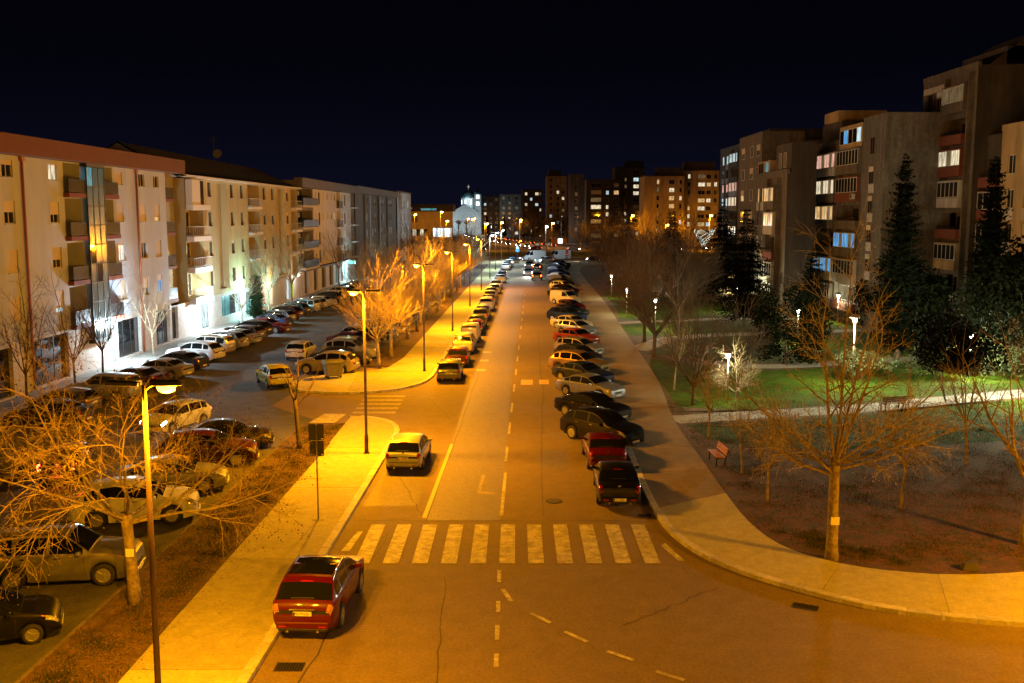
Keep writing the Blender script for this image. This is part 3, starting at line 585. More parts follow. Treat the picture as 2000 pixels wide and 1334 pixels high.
# right-hand row
car('sedan', 'black', 4.42, 41.2, UP-1.0, 'black saloon with red tail lamps, nearest on the right kerb', G2, plate=('rear', 'PG CJ280'))
car('sedan', 'red', 4.38, 46.9, UP+2.0, 'dark red saloon parked ahead of the black saloon', G2, plate=('rear', 'PG KA421'))
car('suv', 'black', 4.72, 51.4, -47, 'black crossover angled beside the dark red saloon', G2)
rr = [(57.0, 4.3, 'sedan', 'black', -27), (63.8, 4.45, 'sedan', 'silver', -27), (69.4, 4.6, 'sedan', 'blue', -26), (73.6, 4.55, 'suv', 'gold', -24), (78.6, 4.95, 'hatch', 'dark', -30), (83.8, 5.1, 'hatch', 'beige', -22), (91.0, 5.4, 'sedan', 'orange', -30), (97.6, 5.7, 'hatch', 'silver', -27), (103.2, 5.4, 'sedan', 'cream', -22), (109.4, 5.7, 'suv', 'blue', -26), (116.0, 6.2, 'sedan', 'dark', -27), (122.6, 6.8, 'compact', 'red', -30), (131.6, 6.7, 'van', 'cream', -25), (141.5, 6.9, 'sedan', 'dark', -24), (149, 7.2, 'hatch', 'maroon', -24), (157, 7.4, 'hatch', 'white', -25), (165, 7.6, 'sedan', 'dark', -25), (173, 7.9, 'hatch', 'silver', -25), (182, 8.2, 'sedan', 'white', -25), (192, 8.5, 'sedan', 'blue', -25), (203, 8.9, 'hatch', 'silver', -25), (214, 9.4, 'suv', 'dark', -25), (226, 10.6, 'suv', 'dark', -20)]
ORD += [w + '-first twenty'.split('-')[0] for w in ()]
ORD2 = ORD + ['twenty-first', 'twenty-second', 'twenty-third', 'twenty-fourth', 'twenty-fifth', 'twenty-sixth']
for i, (y, x, k, c, a) in enumerate(rr):
    car(k, c, x + 0.55 + random.uniform(-.3, .3), y + 0.6 + (random.uniform(-.6, .6) if y > 80 else 0), a - 17 + random.uniform(-5, 5), f'{CN.get(c, c)} {NM[k]}, {ORD2[i+3]} car of the row by the right pavement', G2, detail=2 if y < 100 else (1 if y < 160 else 0))
# lot, nose to the buildings (tails towards the lot)
la = [(55.4, -26.2, 'sedan', 'dark', 176), (59.0, -27.0, 'hatch', 'grey', 171), (63.3, -26.3, 'wagon_suv', 'silver', 168), (67.6, -26.0, 'sedan', 'maroon', 168), (71.8, -25.7, 'sedan', 'silver', 167), (75.6, -25.7, 'sedan', 'dark', 167), (80.3, -25.8, 'suv', 'white', 166), (84.0, -26.0, 'wagon_suv', 'beige', 166), (87.3, -25.7, 'suv', 'silver', 166), (90.6, -25.4, 'sedan', 'silver', 166), (93.6, -25.5, 'hatch', 'grey', 166), (96.3, -25.7, 'suv', 'black', 166), (105.0, -25.7, 'sedan', 'blue', 166), (108.7, -25.9, 'hatch', 'grey', 166), (112.3, -26.0, 'suv', 'maroon', 166), (116.4, -26.0, 'suv', 'dark', 166), (120.6, -25.7, 'wagon_suv', 'silver', 166), (124.4, -25.3, 'hatch', 'beige', 166), (128.4, -25.1, 'sedan', 'cream', 166), (133.2, -25.0, 'suv', 'black', 166)]
for i, (y, x, k, c, a) in enumerate(la):
    car(k, c, x, y, a + random.uniform(-2, 2), f'{CN.get(c, c)} {NM[k]}, {ORD2[i]} in the row nosed at the left shopfronts', G3, detail=2 if y < 100 else 1)
car('sedan', 'red', -24.9, 100.4, -14, 'shiny red saloon facing out of the shopfront row', G3)
for i, (y, k, c) in enumerate([(138, 'hatch', 'cream'), (142.5, 'suv', 'gold'), (147, 'sedan', 'silver'), (151.5, 'hatch', 'dark'), (156, 'suv', 'grey'), (161, 'sedan', 'white')]):
    car(k, c, rx(-27.3, y), y, 166, f'{CN.get(c, c)} {NM[k]}, {ORD2[i]} of the six at the far end of the shopfront row', G3, detail=1)
# lot, along the verge
car('compact', 'black', -14.65, 26.6, 1+20, 'small black hatchback with paper on its dashboard, bottom left', G4, plate=('front', 'PG CM023'))
gk = car('wagon_suv', 'pewter', -14.55, 31.35, 8, 'dusty grey off-roader with silver rims nosed at the plane tree', G4)
_, S_, _ = car_surface('wagon_suv')
for v in (5.5, 8.5): MB().tube([S_(x, v) + Vector((0, 0, 0.04)) for x in (-1.8, -1.0, 0.0, 0.2)], [0.018]*4, 6).build('roof_rail', M_PLAST, gk)
for x0, x1 in ((-2.2, -1.85), (-0.88, 0.88), (1.85, 2.2)):
    for v0, v1 in ((0.15, 1.0), (13.0, 13.85)): link('side_cladding', panel(S_, x0, x1, v0, v1, 6, 1, off=0.012).mesh('side_cladding', mat('cladding', (0.10, 0.10, 0.10), 0.6)), gk)
car('suv', 'white', -14.6, 37.6, 14, 'white crossover half hidden by the plane tree branches', G4)
car('sedan', 'silver', -14.7, 41.9, 12, 'silver saloon behind the white crossover under bare branches', G4)
car('suv', 'maroon', -14.5, 46.4, 10, 'dark red crossover under the far branches of the plane tree', G4)
car('sedan', 'black', -14.6, 49.8, 10, 'black saloon at the street end of the near verge row', G4)
car('hatch', 'white', -18.7, 54.5, 248, 'white hatchback turning in the lot with bright front', 'cars driving in the lot', name='white_car', lights='front')
mv = car('sedan', 'dark', -20.3, 44.7, 100, 'dark car with glowing red tail lamps driving into the lot', 'cars driving in the lot', name='moving_car', lights='tail')
lamp_light('tail_glow', (-2.6, 0, 0.8), 16, (1, 0.06, 0.02), parent=mv, size=0.2)
car('hatch', 'white', -17.5, 82.0, 86, 'white saloon seen from behind, standing in the lot lane', 'cars driving in the lot', name='white_car')
tx = car('hatch', 'yellow', -16.7, 68.9, 118, 'yellow and white taxi at the mouth of the side street', name='taxi')
for v0, v1 in ((0.5, 3.9), (10.1, 13.5)):
    _, S_, _ = car_surface('hatch'); link('door_stripe', panel(S_, -1.0, 0.95, 1.6, 2.2, 6, 1, off=0.004).mesh('door_stripe', M_INK) if v0 < 5 else panel(S_, -1.0, 0.95, 11.8, 12.4, 6, 1, off=0.004).mesh('door_stripe', M_INK), tx)
link('tailgate_panel', panel(S_, -2.055, -1.97, 4.4, 9.6, 3, 6, off=0.006).mesh('tailgate_panel', paintmat('white')), tx)
lb = [(74.2, -13.9, 'suv', 'beige', 172), (78.4, -13.6, 'sedan', 'dark', 0), (81.6, -13.4, 'suv', 'silver', -6), (84.8, -13.6, 'hatch', 'cream', -8), (88.6, -14.2, 'sedan', 'red', -14), (92.2, -13.9, 'hatch', 'dark', -8), (95.4, -13.6, 'pickup', 'silver', -8), (100, -13.8, 'hatch', 'cream', -8), (105, -13.4, 'sedan', 'gold', -8), (110, -13.2, 'hatch', 'cream', -8), (116, -13.1, 'suv', 'grey', -8), (122, -13.0, 'hatch', 'beige', -8), (128, -12.8, 'sedan', 'cream', -8), (135, -12.7, 'hatch', 'dark', -8), (142, -12.5, 'hatch', 'gold', -8)]
for i, (y, x, k, c, a) in enumerate(lb):
    car(k, c, x, y, a, f'{CN.get(c, c)} {NM[k]}, {ORD2[i]} along the lit tree verge beyond the side street', G4, detail=2 if y < 96 else 1)
# traffic, standing still: lit lamps on the far street and boulevard
G5 = 'cars driving with their lamps lit'
for i, (x, y, a) in enumerate([(3.2, 196, -92), (4.0, 226, -97), (8.0, 246, -140), (21, 256, 184)]):
    o = car(['hatch', 'sedan', 'suv', 'hatch'][i], ['silver', 'grey', 'white', 'dark'][i], x, y, a, f'oncoming car with white headlamps lit, {ORD2[i]} in the far bend', G5, detail=1, lights='front', name='moving_car')
    lamp_light('headlamp_beam', (2.3, 0, 0.7), 2600, (1.0, 0.96, 0.88), 'SPOT', 0.12, o, (14, 0, -0.3), 62, 0.5)
for i, (x, y, a) in enumerate([(6.0, 182, 87), (7.0, 215, 80)]):
    car(['suv', 'hatch'][i], ['grey', 'dark'][i], x-1.4, y, a, f'car with red tail lamps driving away, {ORD2[i]} towards the bend', G5, detail=1, lights='tail', name='moving_car')
for i in range(13):
    y = 362 + i*17 + random.uniform(-3, 3); xb = interp([(p.y, p.x) for p in bl], y)
    car('hatch', random.choice(['white', 'silver', 'dark']), xb-5.2, y, -80, f'distant oncoming car with lit headlamps, {ORD2[i]} along the boulevard', G5, detail=0, lights='front', name='distant_car')
    if i < 11: car('sedan', random.choice(['grey', 'dark']), xb+4.5, y+6, 100, f'distant car with red tail lamps, {ORD2[i]} along the boulevard', G5, detail=0, lights='tail', name='distant_car')
for i in range(9):
    x = -26 + i*16 + random.uniform(-4, 4)
    car('hatch', random.choice(['white', 'grey', 'red']), x, 331 if i % 2 else 336, 180 if i % 2 == 0 else 0, f'distant car crossing sideways, {ORD2[i]} from the left on the cross street', G5, detail=0, lights='front', name='distant_car')
# ------------------------------------------------------------------ street furniture
def lamp_post(x, y, label, h=8.0, bowl=1, color='na', p_bowl=2600, p_flat=2600, group='street lamps along the left pavement', heads=2, lit=True, cut=False):
    t = empty('street_lamp', (x, y, 0.12 if y < 260 else 0), R(-1.3)); tag(t, label, 'street lamp', group)
    c = SODIUM if color == 'na' else LEDW; gm_ = M_BULB if color == 'na' else M_BULBW
    MB().tube([(0, 0, 0), (0, 0, 0.9), (0, 0, 0.95), (0, 0, 4), (0, 0, h)], [0.10, 0.10, 0.072, 0.066, 0.05], 12).build('pole', M_POLE, t, smooth=True)
    MB().box(-0.16, 0.16, -0.16, 0.16, 0, 0.03).build('base_plate', M_IRON, t, bevel=0.008)
    b = bowl
    MB().tube([(0, 0, h-0.12), (b*0.12, 0, h-0.02), (b*0.24, 0, h+0.02)], [0.035, 0.03, 0.03], 8).build('arm', M_POLE, t, smooth=True)
    hd = MB(); q = [(b*0.16, -0.10), (b*0.30, -0.15), (b*0.78, -0.13), (b*0.84, 0), (b*0.78, 0.13), (b*0.30, 0.15), (b*0.16, 0.10)]
    if b < 0: q.reverse()
    hd.hexa([(px, py, h+0.0) for px, py in q], [(px*0.96, py*0.72, h+0.11) for px, py in q]); ho = hd.build('lamp_head', M_HOUS, t, bevel=0.015)
    gl = MB(); n = 14
    for i, (rr_, zz) in enumerate([(1.0, -0.004), (0.99, -0.08), (0.86, -0.16), (0.50, -0.22), (0.05, -0.245)]):
        for j in range(n): a = 2*math.pi*j/n; gl.v.append((b*0.48 + rr_*0.21*math.cos(a), rr_*0.115*math.sin(a), h+zz*0.72))
    for i in range(4):
        for j in range(n): gl.f.append((i*n+j, (i+1)*n+j, (i+1)*n+(j+1) % n, i*n+(j+1) % n))
    gl.build('lamp_glass', gm_ if lit else M_HEAD, ho, smooth=True)
    if lit: lamp_light('lamp_light', (b*0.62, 0, h-0.32), p_bowl, c, 'SPOT' if cut else 'POINT', 0.10, t, (b*0.62, 0, 0) if cut else None, 158, 0.35)
    if heads == 2:
        f = MB(); f.hexa([(-b*x_, y_, h-0.02+0.05*x_) for x_, y_ in ([(0.10, -0.10), (0.80, -0.16), (0.80, 0.16), (0.10, 0.10)] if b < 0 else [(0.10, 0.10), (0.80, 0.16), (0.80, -0.16), (0.10, -0.10)])],
                         [(-b*x_, y_, h+0.06+0.05*x_) for x_, y_ in ([(0.10, -0.08), (0.78, -0.14), (0.78, 0.14), (0.10, 0.08)] if b < 0 else [(0.10, 0.08), (0.78, 0.14), (0.78, -0.14), (0.10, -0.08)])])
        fo_ = f.build('flat_lamp_head', M_HOUS, t, bevel=0.01)
        x0, x1 = sorted((-b*0.35, -b*0.72)); MB().hexa([(x0, -0.10, h-0.023+0.05*abs(x0)), (x1, -0.10, h-0.023+0.05*abs(x1)), (x1, 0.10, h-0.023+0.05*abs(x1)), (x0, 0.10, h-0.023+0.05*abs(x0))], [(x0, -0.10, h-0.005+0.05*abs(x0)), (x1, -0.10, h-0.005+0.05*abs(x1)), (x1, 0.10, h-0.005+0.05*abs(x1)), (x0, 0.10, h-0.005+0.05*abs(x0))]).build('lamp_glass', gm_ if lit else M_HEAD, fo_)
        if lit: lamp_light('lamp_light', (-b*0.55, 0, h-0.12), p_flat, c, 'SPOT', 0.10, t, (-b*1.6, 0, 0), 155, 0.6)
    return t
LY = [(-5.2, 1), (21.4, 1), (48.1, -1), (74.2, -1), (100.5, -1), (128, -1), (156, -1)]
LN = ['behind the viewer', 'nearest tall lamp with glowing bowl over the left pavement', 'lamp post standing just ahead of the silver hatchback', 'lamp post at the corner beyond the side street', 'lamp post, second beyond the side street corner', 'lamp post, third beyond the side street corner', 'lamp post, fourth beyond the side street corner']
for (y, b), n in zip(LY, LN):
    near = y < 60
    lamp_post(rx(-7.5 if y < 30 else -7.25, y), y, 'orange sodium ' + n if 'lamp' in n else 'sodium street lamp next in the row, beyond the lower left of the picture', bowl=b, p_bowl={-5.2: 5200, 21.4: 4400}.get(y, 8500), p_flat={-5.2: 3500, 21.4: 4200}.get(y, 7000))
for y, n in ((185, 'first'), (213, 'second'), (250, 'third')):
    lamp_post(rx(-7.2, y), y, f'pale street lamp, {n} of the cool white ones before the bend', color='led', bowl=1, p_bowl=2600 if y < 230 else 7000, p_flat=4200)
lamp_post(27.0, 22.6, 'sodium street lamp on the right-hand side street beyond the picture edge', bowl=1, p_bowl=7500, p_flat=30000, group='street lamps along the side streets')
lamp_post(19.0, 5.0, 'sodium street lamp beyond the lower right of the picture', bowl=1, p_bowl=7500, p_flat=30000, group='street lamps along the side streets')
def far_lamp(x, y, h, label, color='na', power=1800, lit=True):
    t = empty('far_street_lamp', (x, y, 0)); tag(t, label, 'street lamp', 'distant street lamps')
    MB().tube([(0, 0, 0), (0, 0, h)], [0.11, 0.07], 8).build('pole', M_POLE if not lit else mat('pole_lit', (0.4, 0.38, 0.35), 0.6), t)  # poles of lit lamps are paler: lamplight put into the colour
    hd = MB(); hd.box(-0.05, 0.75, -0.16, 0.16, h, h+0.12); ho = hd.build('lamp_head', M_HOUS, t, bevel=0.02)
    MB().lathe([(0.50, 0), (0.52, -0.12), (0.34, -0.42), (0.05, -0.52)], 10, Matrix.Translation((0.5, 0, h-0.004))).build('lamp_glass', (M_BULBF if color == 'na' else M_BULBW) if lit else M_HEAD, ho)
    if lit: lamp_light('lamp_light', (0.5, -0.5, h-0.5), power*0.55, SODIUM if color == 'na' else LEDW, 'POINT', 0.2, t)
for x, y, h, lab, c, p, l in [(3.2, 417, 10, 'bright sodium lamp left of the white lamp across the junction', 'na', 9000, 1), (14.0, 417, 7.2, 'bright cool white lamp beyond the vans', 'led', 9000, 1), (41, 345, 11.8, 'bright sodium lamp above the small dark fir', 'na', 34000, 1), (66, 335, 11.8, 'bright sodium lamp above the white fairy lights', 'na', 34000, 1), (54, 352, 8.5, 'added small sodium lamp brightening the two far tan blocks', 'na', 20000, 1),  # the lamp by the two tan blocks is added to brighten them
        (-28.5, 400, 13.2, 'bright sodium lamp before the shopping hall', 'na', 14000, 1), (-42, 432, 12.2, 'sodium lamp beside the orange shop wall', 'na', 12000, 1), (-26, 396, 9.6, 'lower sodium lamp before the shopping hall front', 'na', 5000, 1), (-12, 470, 8, 'sodium lamp at the top of the white traffic', 'na', 6000, 1), (-9.0, 330, 9, 'sodium lamp at the near end of the boulevard', 'na', 8000, 1), (-4.5, 402, 9, 'sodium lamp on the left side of the boulevard mouth', 'na', 6000, 1), (14.5, 366, 9, 'sodium lamp on the right side of the boulevard mouth', 'na', 5000, 1), (-20, 500, 10, 'sodium lamp midway up the boulevard on the left', 'na', 6000, 1), (3.5, 452, 9, 'sodium lamp midway up the boulevard on the right', 'na', 5000, 1), (-24, 540, 10, 'sodium lamp on the left beyond midway up the boulevard', 'na', 5000, 1), (-22, 580, 10, 'small sodium lamp far up the boulevard', 'na', 5000, 1), (-27, 640, 10, 'sodium lamp farthest up the boulevard', 'na', 5000, 1), (-24.5, 610, 10, 'sodium lamp second farthest up the boulevard', 'na', 5000, 1),
        (-1, 300, 8.5, 'unlit pole left of the blue sign', 'na', 0, 0), (0.5, 400, 10, 'slim unlit pole left of the junction', 'na', 0, 0), (4.5, 340, 8.6, 'unlit pole beside the bright junction lamp', 'na', 0, 0), (20.5, 417, 11.4, 'tall unlit pole right of the white lamp', 'na', 0, 0), (27, 417, 11.2, 'tall unlit pole left of the orange trees', 'na', 0, 0), (7.8, 340, 7.8, 'shorter unlit pole right of the blue sign', 'na', 0, 0)]:
    far_lamp(x, y, h, lab, c, p, bool(l))
# mushroom lamps in the park
M_HAT = mat('lamp_hat', (0.35, 0.30, 0.26), 0.6, 0.2); M_SOFT = mat('park_lamp_glass', (1, 1, 1), 0.3, emit=18.0, ecol=(1.0, 0.97, 0.88))
def park_lamp(x, y, h, label, power=420):
    t = empty('park_lamp', (x, y, 0.10)); tag(t, label, 'park lamp', 'mushroom lamps in the park')
    MB().tube([(0, 0, 0), (0, 0, h-0.42)], [0.055, 0.045], 10).build('pole', mat('park_pole', (0.40, 0.38, 0.36), 0.5, 0.3), t, smooth=True)
    hat = MB().lathe([(0.33, h-0.09), (0.34, h-0.07), (0.29, h+0.04), (0.17, h+0.13), (0.03, h+0.17)], 16).build('hat', M_HAT, t, smooth=True)
    MB().lathe([(0.06, h-0.42), (0.10, h-0.40), (0.13, h-0.12), (0.10, h-0.10)], 12).build('lamp_glass', M_SOFT, t, smooth=True)
    lamp_light('lamp_light', (0.22, -0.02, h-0.30), power*0.85, (1.0, 0.97, 0.60), 'POINT', 0.08, t); lamp_light('lamp_light', (-0.22, 0.02, h-0.30), power*0.85, (1.0, 0.97, 0.60), 'POINT', 0.08, t)
park_lamp(13.5, 61.5, 3.25, 'mushroom lamp beside the twiggy white-lit shrub near the path')
park_lamp(23.2, 67.0, 4.9, 'mushroom lamp seen through the big plane tree', 2200)
park_lamp(14.6, 101, 3.3, 'mushroom lamp behind the round bare trees, nearer the pavement', 700)
park_lamp(13.4, 116, 3.4, 'mushroom lamp behind the round bare trees, farther up', 500)
park_lamp(14.0, 140, 3.4, 'mushroom lamp smallest and farthest along the park edge', 400)
park_lamp(26, 90, 3.3, 'mushroom lamp on the lawn near the tall fir', 700)
park_lamp(33, 71, 3.3, 'mushroom lamp hidden behind the bright hedge', 2600)
park_lamp(35.5, 108, 3.2, 'mushroom lamp at the foot of the near concrete block', 600)
park_lamp(33, 61, 3.3, 'mushroom lamp by the lawn at the far right path', 2400)
park_lamp(27.5, 121, 3.2, 'mushroom lamp beside the frosted shrub by the far block', 1100)
# back of a road sign on the left pavement
t = empty('road_sign', (-7.49, 37.35, 0.13), R(4)); tag(t, 'grey back of a two-panel road sign on a thin pole, left pavement', 'road sign')
M_SIGNB = mat('sign_back', (0.035, 0.035, 0.04), 0.45, 0.4)
MB().tube([(0, 0, 0), (0, 0, 3.75)], [0.032, 0.032], 10).build('pole', mat('galvanised', (0.34, 0.34, 0.34), 0.4, 0.7), t, smooth=True)
MB().box(-0.30, 0.28, 0.035, 0.05, 3.10, 3.74).build('upper_panel', M_SIGNB, t, bevel=0.004)
MB().box(-0.27, 0.27, 0.035, 0.05, 2.48, 3.08).build('lower_panel', M_SIGNB, t, bevel=0.004)
for z in (3.2, 3.6, 2.6, 2.95): MB().box(-0.2, 0.2, 0.01, 0.034, z, z+0.03).build('clamp', M_IRON, t)
for z in (3.14, 2.53): MB().box(0.17, 0.25, 0.030, 0.034, z, z+0.035).build('sticker', M_PLATE, t)
MB().box(-0.22, 0.22, -0.15, 0.15, 0, 0.02).build('foot_plate', M_PAVE, t)
# small far signs
t = empty('road_sign', (1.4, 255.5, 0.13)); tag(t, 'small blue pedestrian sign by the far bend', 'road sign')
MB().tube([(0, 0, 0), (0, 0, 3.4)], [0.04, 0.04], 8).build('pole', M_POLE, t); MB().box(-0.45, 0.45, -0.05, -0.042, 2.3, 3.1).build('panel', mat('sign_blue', (0.05, 0.22, 0.6), 0.4), t)
MB().add([(-0.45, -0.05, 3.12), (0.45, -0.05, 3.12), (0, -0.05, 4.0), (-0.45, -0.03, 3.12), (0.45, -0.03, 3.12), (0, -0.03, 4.0)], [(0, 1, 2), (5, 4, 3), (0, 3, 4, 1), (1, 4, 5, 2), (2, 5, 3, 0)]).build('triangle_panel', mat('sign_pale', (0.45, 0.6, 0.8), 0.4), t)
t = empty('road_sign', (13.0, 236, 0.13)); tag(t, 'red and white warning sign at the end of the right pavement', 'road sign')
MB().tube([(0, 0, 0), (0, 0, 3.3)], [0.04, 0.04], 8).build('pole', M_POLE, t)
MB().lathe([(0.45, -0.06), (0.45, -0.04)], 18, Matrix.Translation((0, 0, 2.4)) @ Matrix.Rotation(R(90), 4, 'X')).build('round_panel', mat('sign_red', (0.55, 0.03, 0.02), 0.4), t)
MB().box(-0.30, 0.30, 0.062, 0.070, 2.3, 2.5).build('bar', M_PLATE, t); MB().box(-0.30, 0.30, -0.070, -0.062, 2.3, 2.5).build('bar', M_PLATE, t)
MB().add([(-0.5, -0.05, 2.9), (0.5, -0.05, 2.9), (0, -0.05, 3.8), (-0.5, -0.03, 2.9), (0.5, -0.03, 2.9), (0, -0.03, 3.8)], [(0, 1, 2), (5, 4, 3), (0, 3, 4, 1), (1, 4, 5, 2), (2, 5, 3, 0)]).build('triangle_panel', mat('sign_red', (0.5, 0.03, 0.02), 0.4), t)
# benches
M_WOODB = mat('bench_wood', (0.42, 0.16, 0.10), 0.6, var=0.25, vscale=8); M_WOODG = mat('bench_wood_dark', (0.13, 0.10, 0.08), 0.7, var=0.25, vscale=8)
def bench(x, y, rz, label, m):
    t = empty('park_bench', (x, y, 0.10), rz); tag(t, label, 'bench', 'park benches')
    me = MB().box(-0.85, 0.85, -0.045, 0.045, 0, 0.035).mesh('slat', m, bevel=0.006)
    for i in range(4): link('seat_slat', me, t, (0, -0.20+i*0.115, 0.43))
    for i in range(3):
        o = link('back_slat', me, t, (0, 0.24+i*0.035, 0.58+i*0.12)); o.rotation_euler = (R(76), 0, 0)
    for s in (-0.62, 0.62):
        MB().box(s-0.025, s+0.025, -0.24, 0.22, 0.36, 0.425).build('support', M_IRON, t); MB().box(s-0.025, s+0.025, -0.22, -0.16, 0, 0.36).build('leg', M_IRON, t)
        MB().hexa([(s-0.025, 0.16, 0), (s+0.025, 0.16, 0), (s+0.025, 0.22, 0), (s-0.025, 0.22, 0)], [(s-0.025, 0.31, 0.9), (s+0.025, 0.31, 0.9), (s+0.025, 0.36, 0.9), (s-0.025, 0.36, 0.9)]).build('leg', M_IRON, t)
bench(9.75, 46.3, R(-86), 'red wooden park bench beside the right pavement', M_WOODB)
bench(23.0, 59.3, R(196), 'dark bench on the path behind the big plane tree', M_WOODG)
# wheeled refuse container on the paved corner
t = empty('refuse_bin', (-12.9, 71.0, 0.13), R(25)); tag(t, 'grey metal refuse container on the paved corner behind the sapling', 'refuse bin')
M_ZINC = mat('zinc', (0.22, 0.22, 0.22), 0.45, 0.7, var=0.3, vscale=3)
MB().hexa([(-0.55, -0.40, 0.18), (0.55, -0.40, 0.18), (0.55, 0.40, 0.18), (-0.55, 0.40, 0.18)], [(-0.66, -0.52, 1.10), (0.66, -0.52, 1.10), (0.66, 0.52, 1.10), (-0.66, 0.52, 1.10)]).build('bin_body', M_ZINC, t, bevel=0.03)
lid = MB(); N = 8
for i in range(N): 
    a0, a1 = math.pi*i/N, math.pi*(i+1)/N
    lid.add([(x_, -0.54*math.cos(a), 1.104+0.26*math.sin(a)) for x_ in (-0.68, 0.68) for a in (a0, a1)], [(0, 1, 3, 2)])
lid.add([(-0.68, -0.54*math.cos(math.pi*i/N), 1.104+0.26*math.sin(math.pi*i/N)) for i in range(N+1)], [tuple(range(N+1))]); lid.add([(0.68, -0.54*math.cos(math.pi*i/N), 1.104+0.26*math.sin(math.pi*i/N)) for i in range(N+1)], [tuple(range(N, -1, -1))])
lid.build('lid', M_ZINC, t)
for sx_ in (-0.45, 0.45):
    for sy_ in (-0.3, 0.3): MB().lathe([(0.09, -0.025), (0.09, 0.025)], 12, Matrix.Translation((sx_, sy_, 0.09)) @ Matrix.Rotation(R(90), 4, 'X')).build('wheel', M_RUBBER, t)
# stone block at the park corner
q = MB(); q.hexa([(14.9, 31.75, 0.09), (15.5, 31.7, 0.09), (15.6, 32.1, 0.09), (15.0, 32.2, 0.09)], [(15.0, 31.85, 0.32), (15.4, 31.8, 0.40), (15.45, 32.05, 0.38), (15.05, 32.1, 0.30)])
tag(q.build('stone_block', mat('dark_stone', (0.05, 0.045, 0.04), 0.9), bevel=0.03), 'dark broken stone block at the lawn edge of the curved pavement', 'stone')
# ------------------------------------------------------------------ buildings
M_W = {}
M_WALL1 = mat('render_cream', (0.40, 0.43, 0.50), 0.9, var=0.16, vscale=0.35, bump=0.15, bscale=20, streak=True)
M_STONE = mat('stone_cladding', (0.46, 0.45, 0.43), 0.8, var=0.2, vscale=1.2, bump=0.15, bscale=10)
M_WALL2 = mat('render_yellow', (0.42, 0.34, 0.17), 0.9, var=0.16, vscale=0.35, bump=0.15, bscale=20, streak=True)
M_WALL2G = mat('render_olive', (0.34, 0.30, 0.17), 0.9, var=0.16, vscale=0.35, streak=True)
M_WALL3 = mat('render_white', (0.56, 0.53, 0.52), 0.9, var=0.14, vscale=0.35, streak=True)
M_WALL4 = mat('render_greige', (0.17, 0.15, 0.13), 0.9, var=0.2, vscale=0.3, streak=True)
M_BAND = mat('band_red', (0.125, 0.036, 0.007), 0.75, var=0.15, vscale=0.8)
M_BRICKR = mat('slab_red', (0.17, 0.045, 0.025), 0.8, var=0.2, vscale=2)
M_BANDG = mat('band_brown', (0.10, 0.085, 0.075), 0.7, var=0.2, vscale=0.6)
M_ROOF = mat('roof_tiles', (0.045, 0.028, 0.022), 0.85, var=0.3, vscale=1.5, bump=0.5, bscale=8)
M_PIPE = mat('pipe_red', (0.30, 0.09, 0.05), 0.6)
M_FRAME = mat('frame_white', (0.55, 0.52, 0.48), 0.6); M_FRAMED = mat('frame_dark', (0.025, 0.022, 0.02), 0.5); M_FRAMEB = mat('frame_brown', (0.10, 0.055, 0.035), 0.6)
M_SHUT = mat('shutter', (0.50, 0.43, 0.34), 0.7, objvar=0.12); M_SHUTW = mat('shutter_pale', (0.55, 0.54, 0.52), 0.7, objvar=0.12)
M_RAIL = mat('railing_black', (0.012, 0.012, 0.012), 0.5, 0.3); M_RAILW = mat('railing_white', (0.55, 0.53, 0.50), 0.6)
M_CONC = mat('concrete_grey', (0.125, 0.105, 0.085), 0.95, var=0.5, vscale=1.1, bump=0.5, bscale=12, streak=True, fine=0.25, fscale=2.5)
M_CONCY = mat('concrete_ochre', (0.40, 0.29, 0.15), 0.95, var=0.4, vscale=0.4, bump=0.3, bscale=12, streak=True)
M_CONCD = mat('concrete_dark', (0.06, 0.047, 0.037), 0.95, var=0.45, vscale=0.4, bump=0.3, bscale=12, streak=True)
M_PANEL = mat('panel_white', (0.46, 0.44, 0.42), 0.85, var=0.3, vscale=0.8, streak=True)
M_ACW = mat('ac_white', (0.55, 0.54, 0.50), 0.6); M_ACD = mat('ac_fan', (0.03, 0.03, 0.03), 0.6)
def litm(name, col, s): return mat(name, (0.04, 0.04, 0.04), 0.2, emit=s, ecol=col, curtain=s < 1.5)
LIT = dict(warm=litm('lit_warm', (1.0, 0.62, 0.25), 0.7), cream=litm('lit_cream', (1.0, 0.86, 0.58), 0.9), cool=litm('lit_cool', (0.70, 0.92, 0.95), 0.85), blue=litm('lit_blue', (0.12, 0.50, 1.0), 0.7), teal=litm('lit_teal', (0.10, 0.55, 0.62), 0.5), rose=litm('lit_rose', (1.0, 0.55, 0.42), 0.8), dim=litm('lit_dim', (0.9, 0.62, 0.30), 0.14), hot=litm('lit_hot', (0.80, 0.97, 1.0), 2.6), dteal=litm('lit_dteal', (0.12, 0.42, 0.36), 0.13), lime=litm('lit_lime', (0.55, 0.75, 0.05), 1.0))
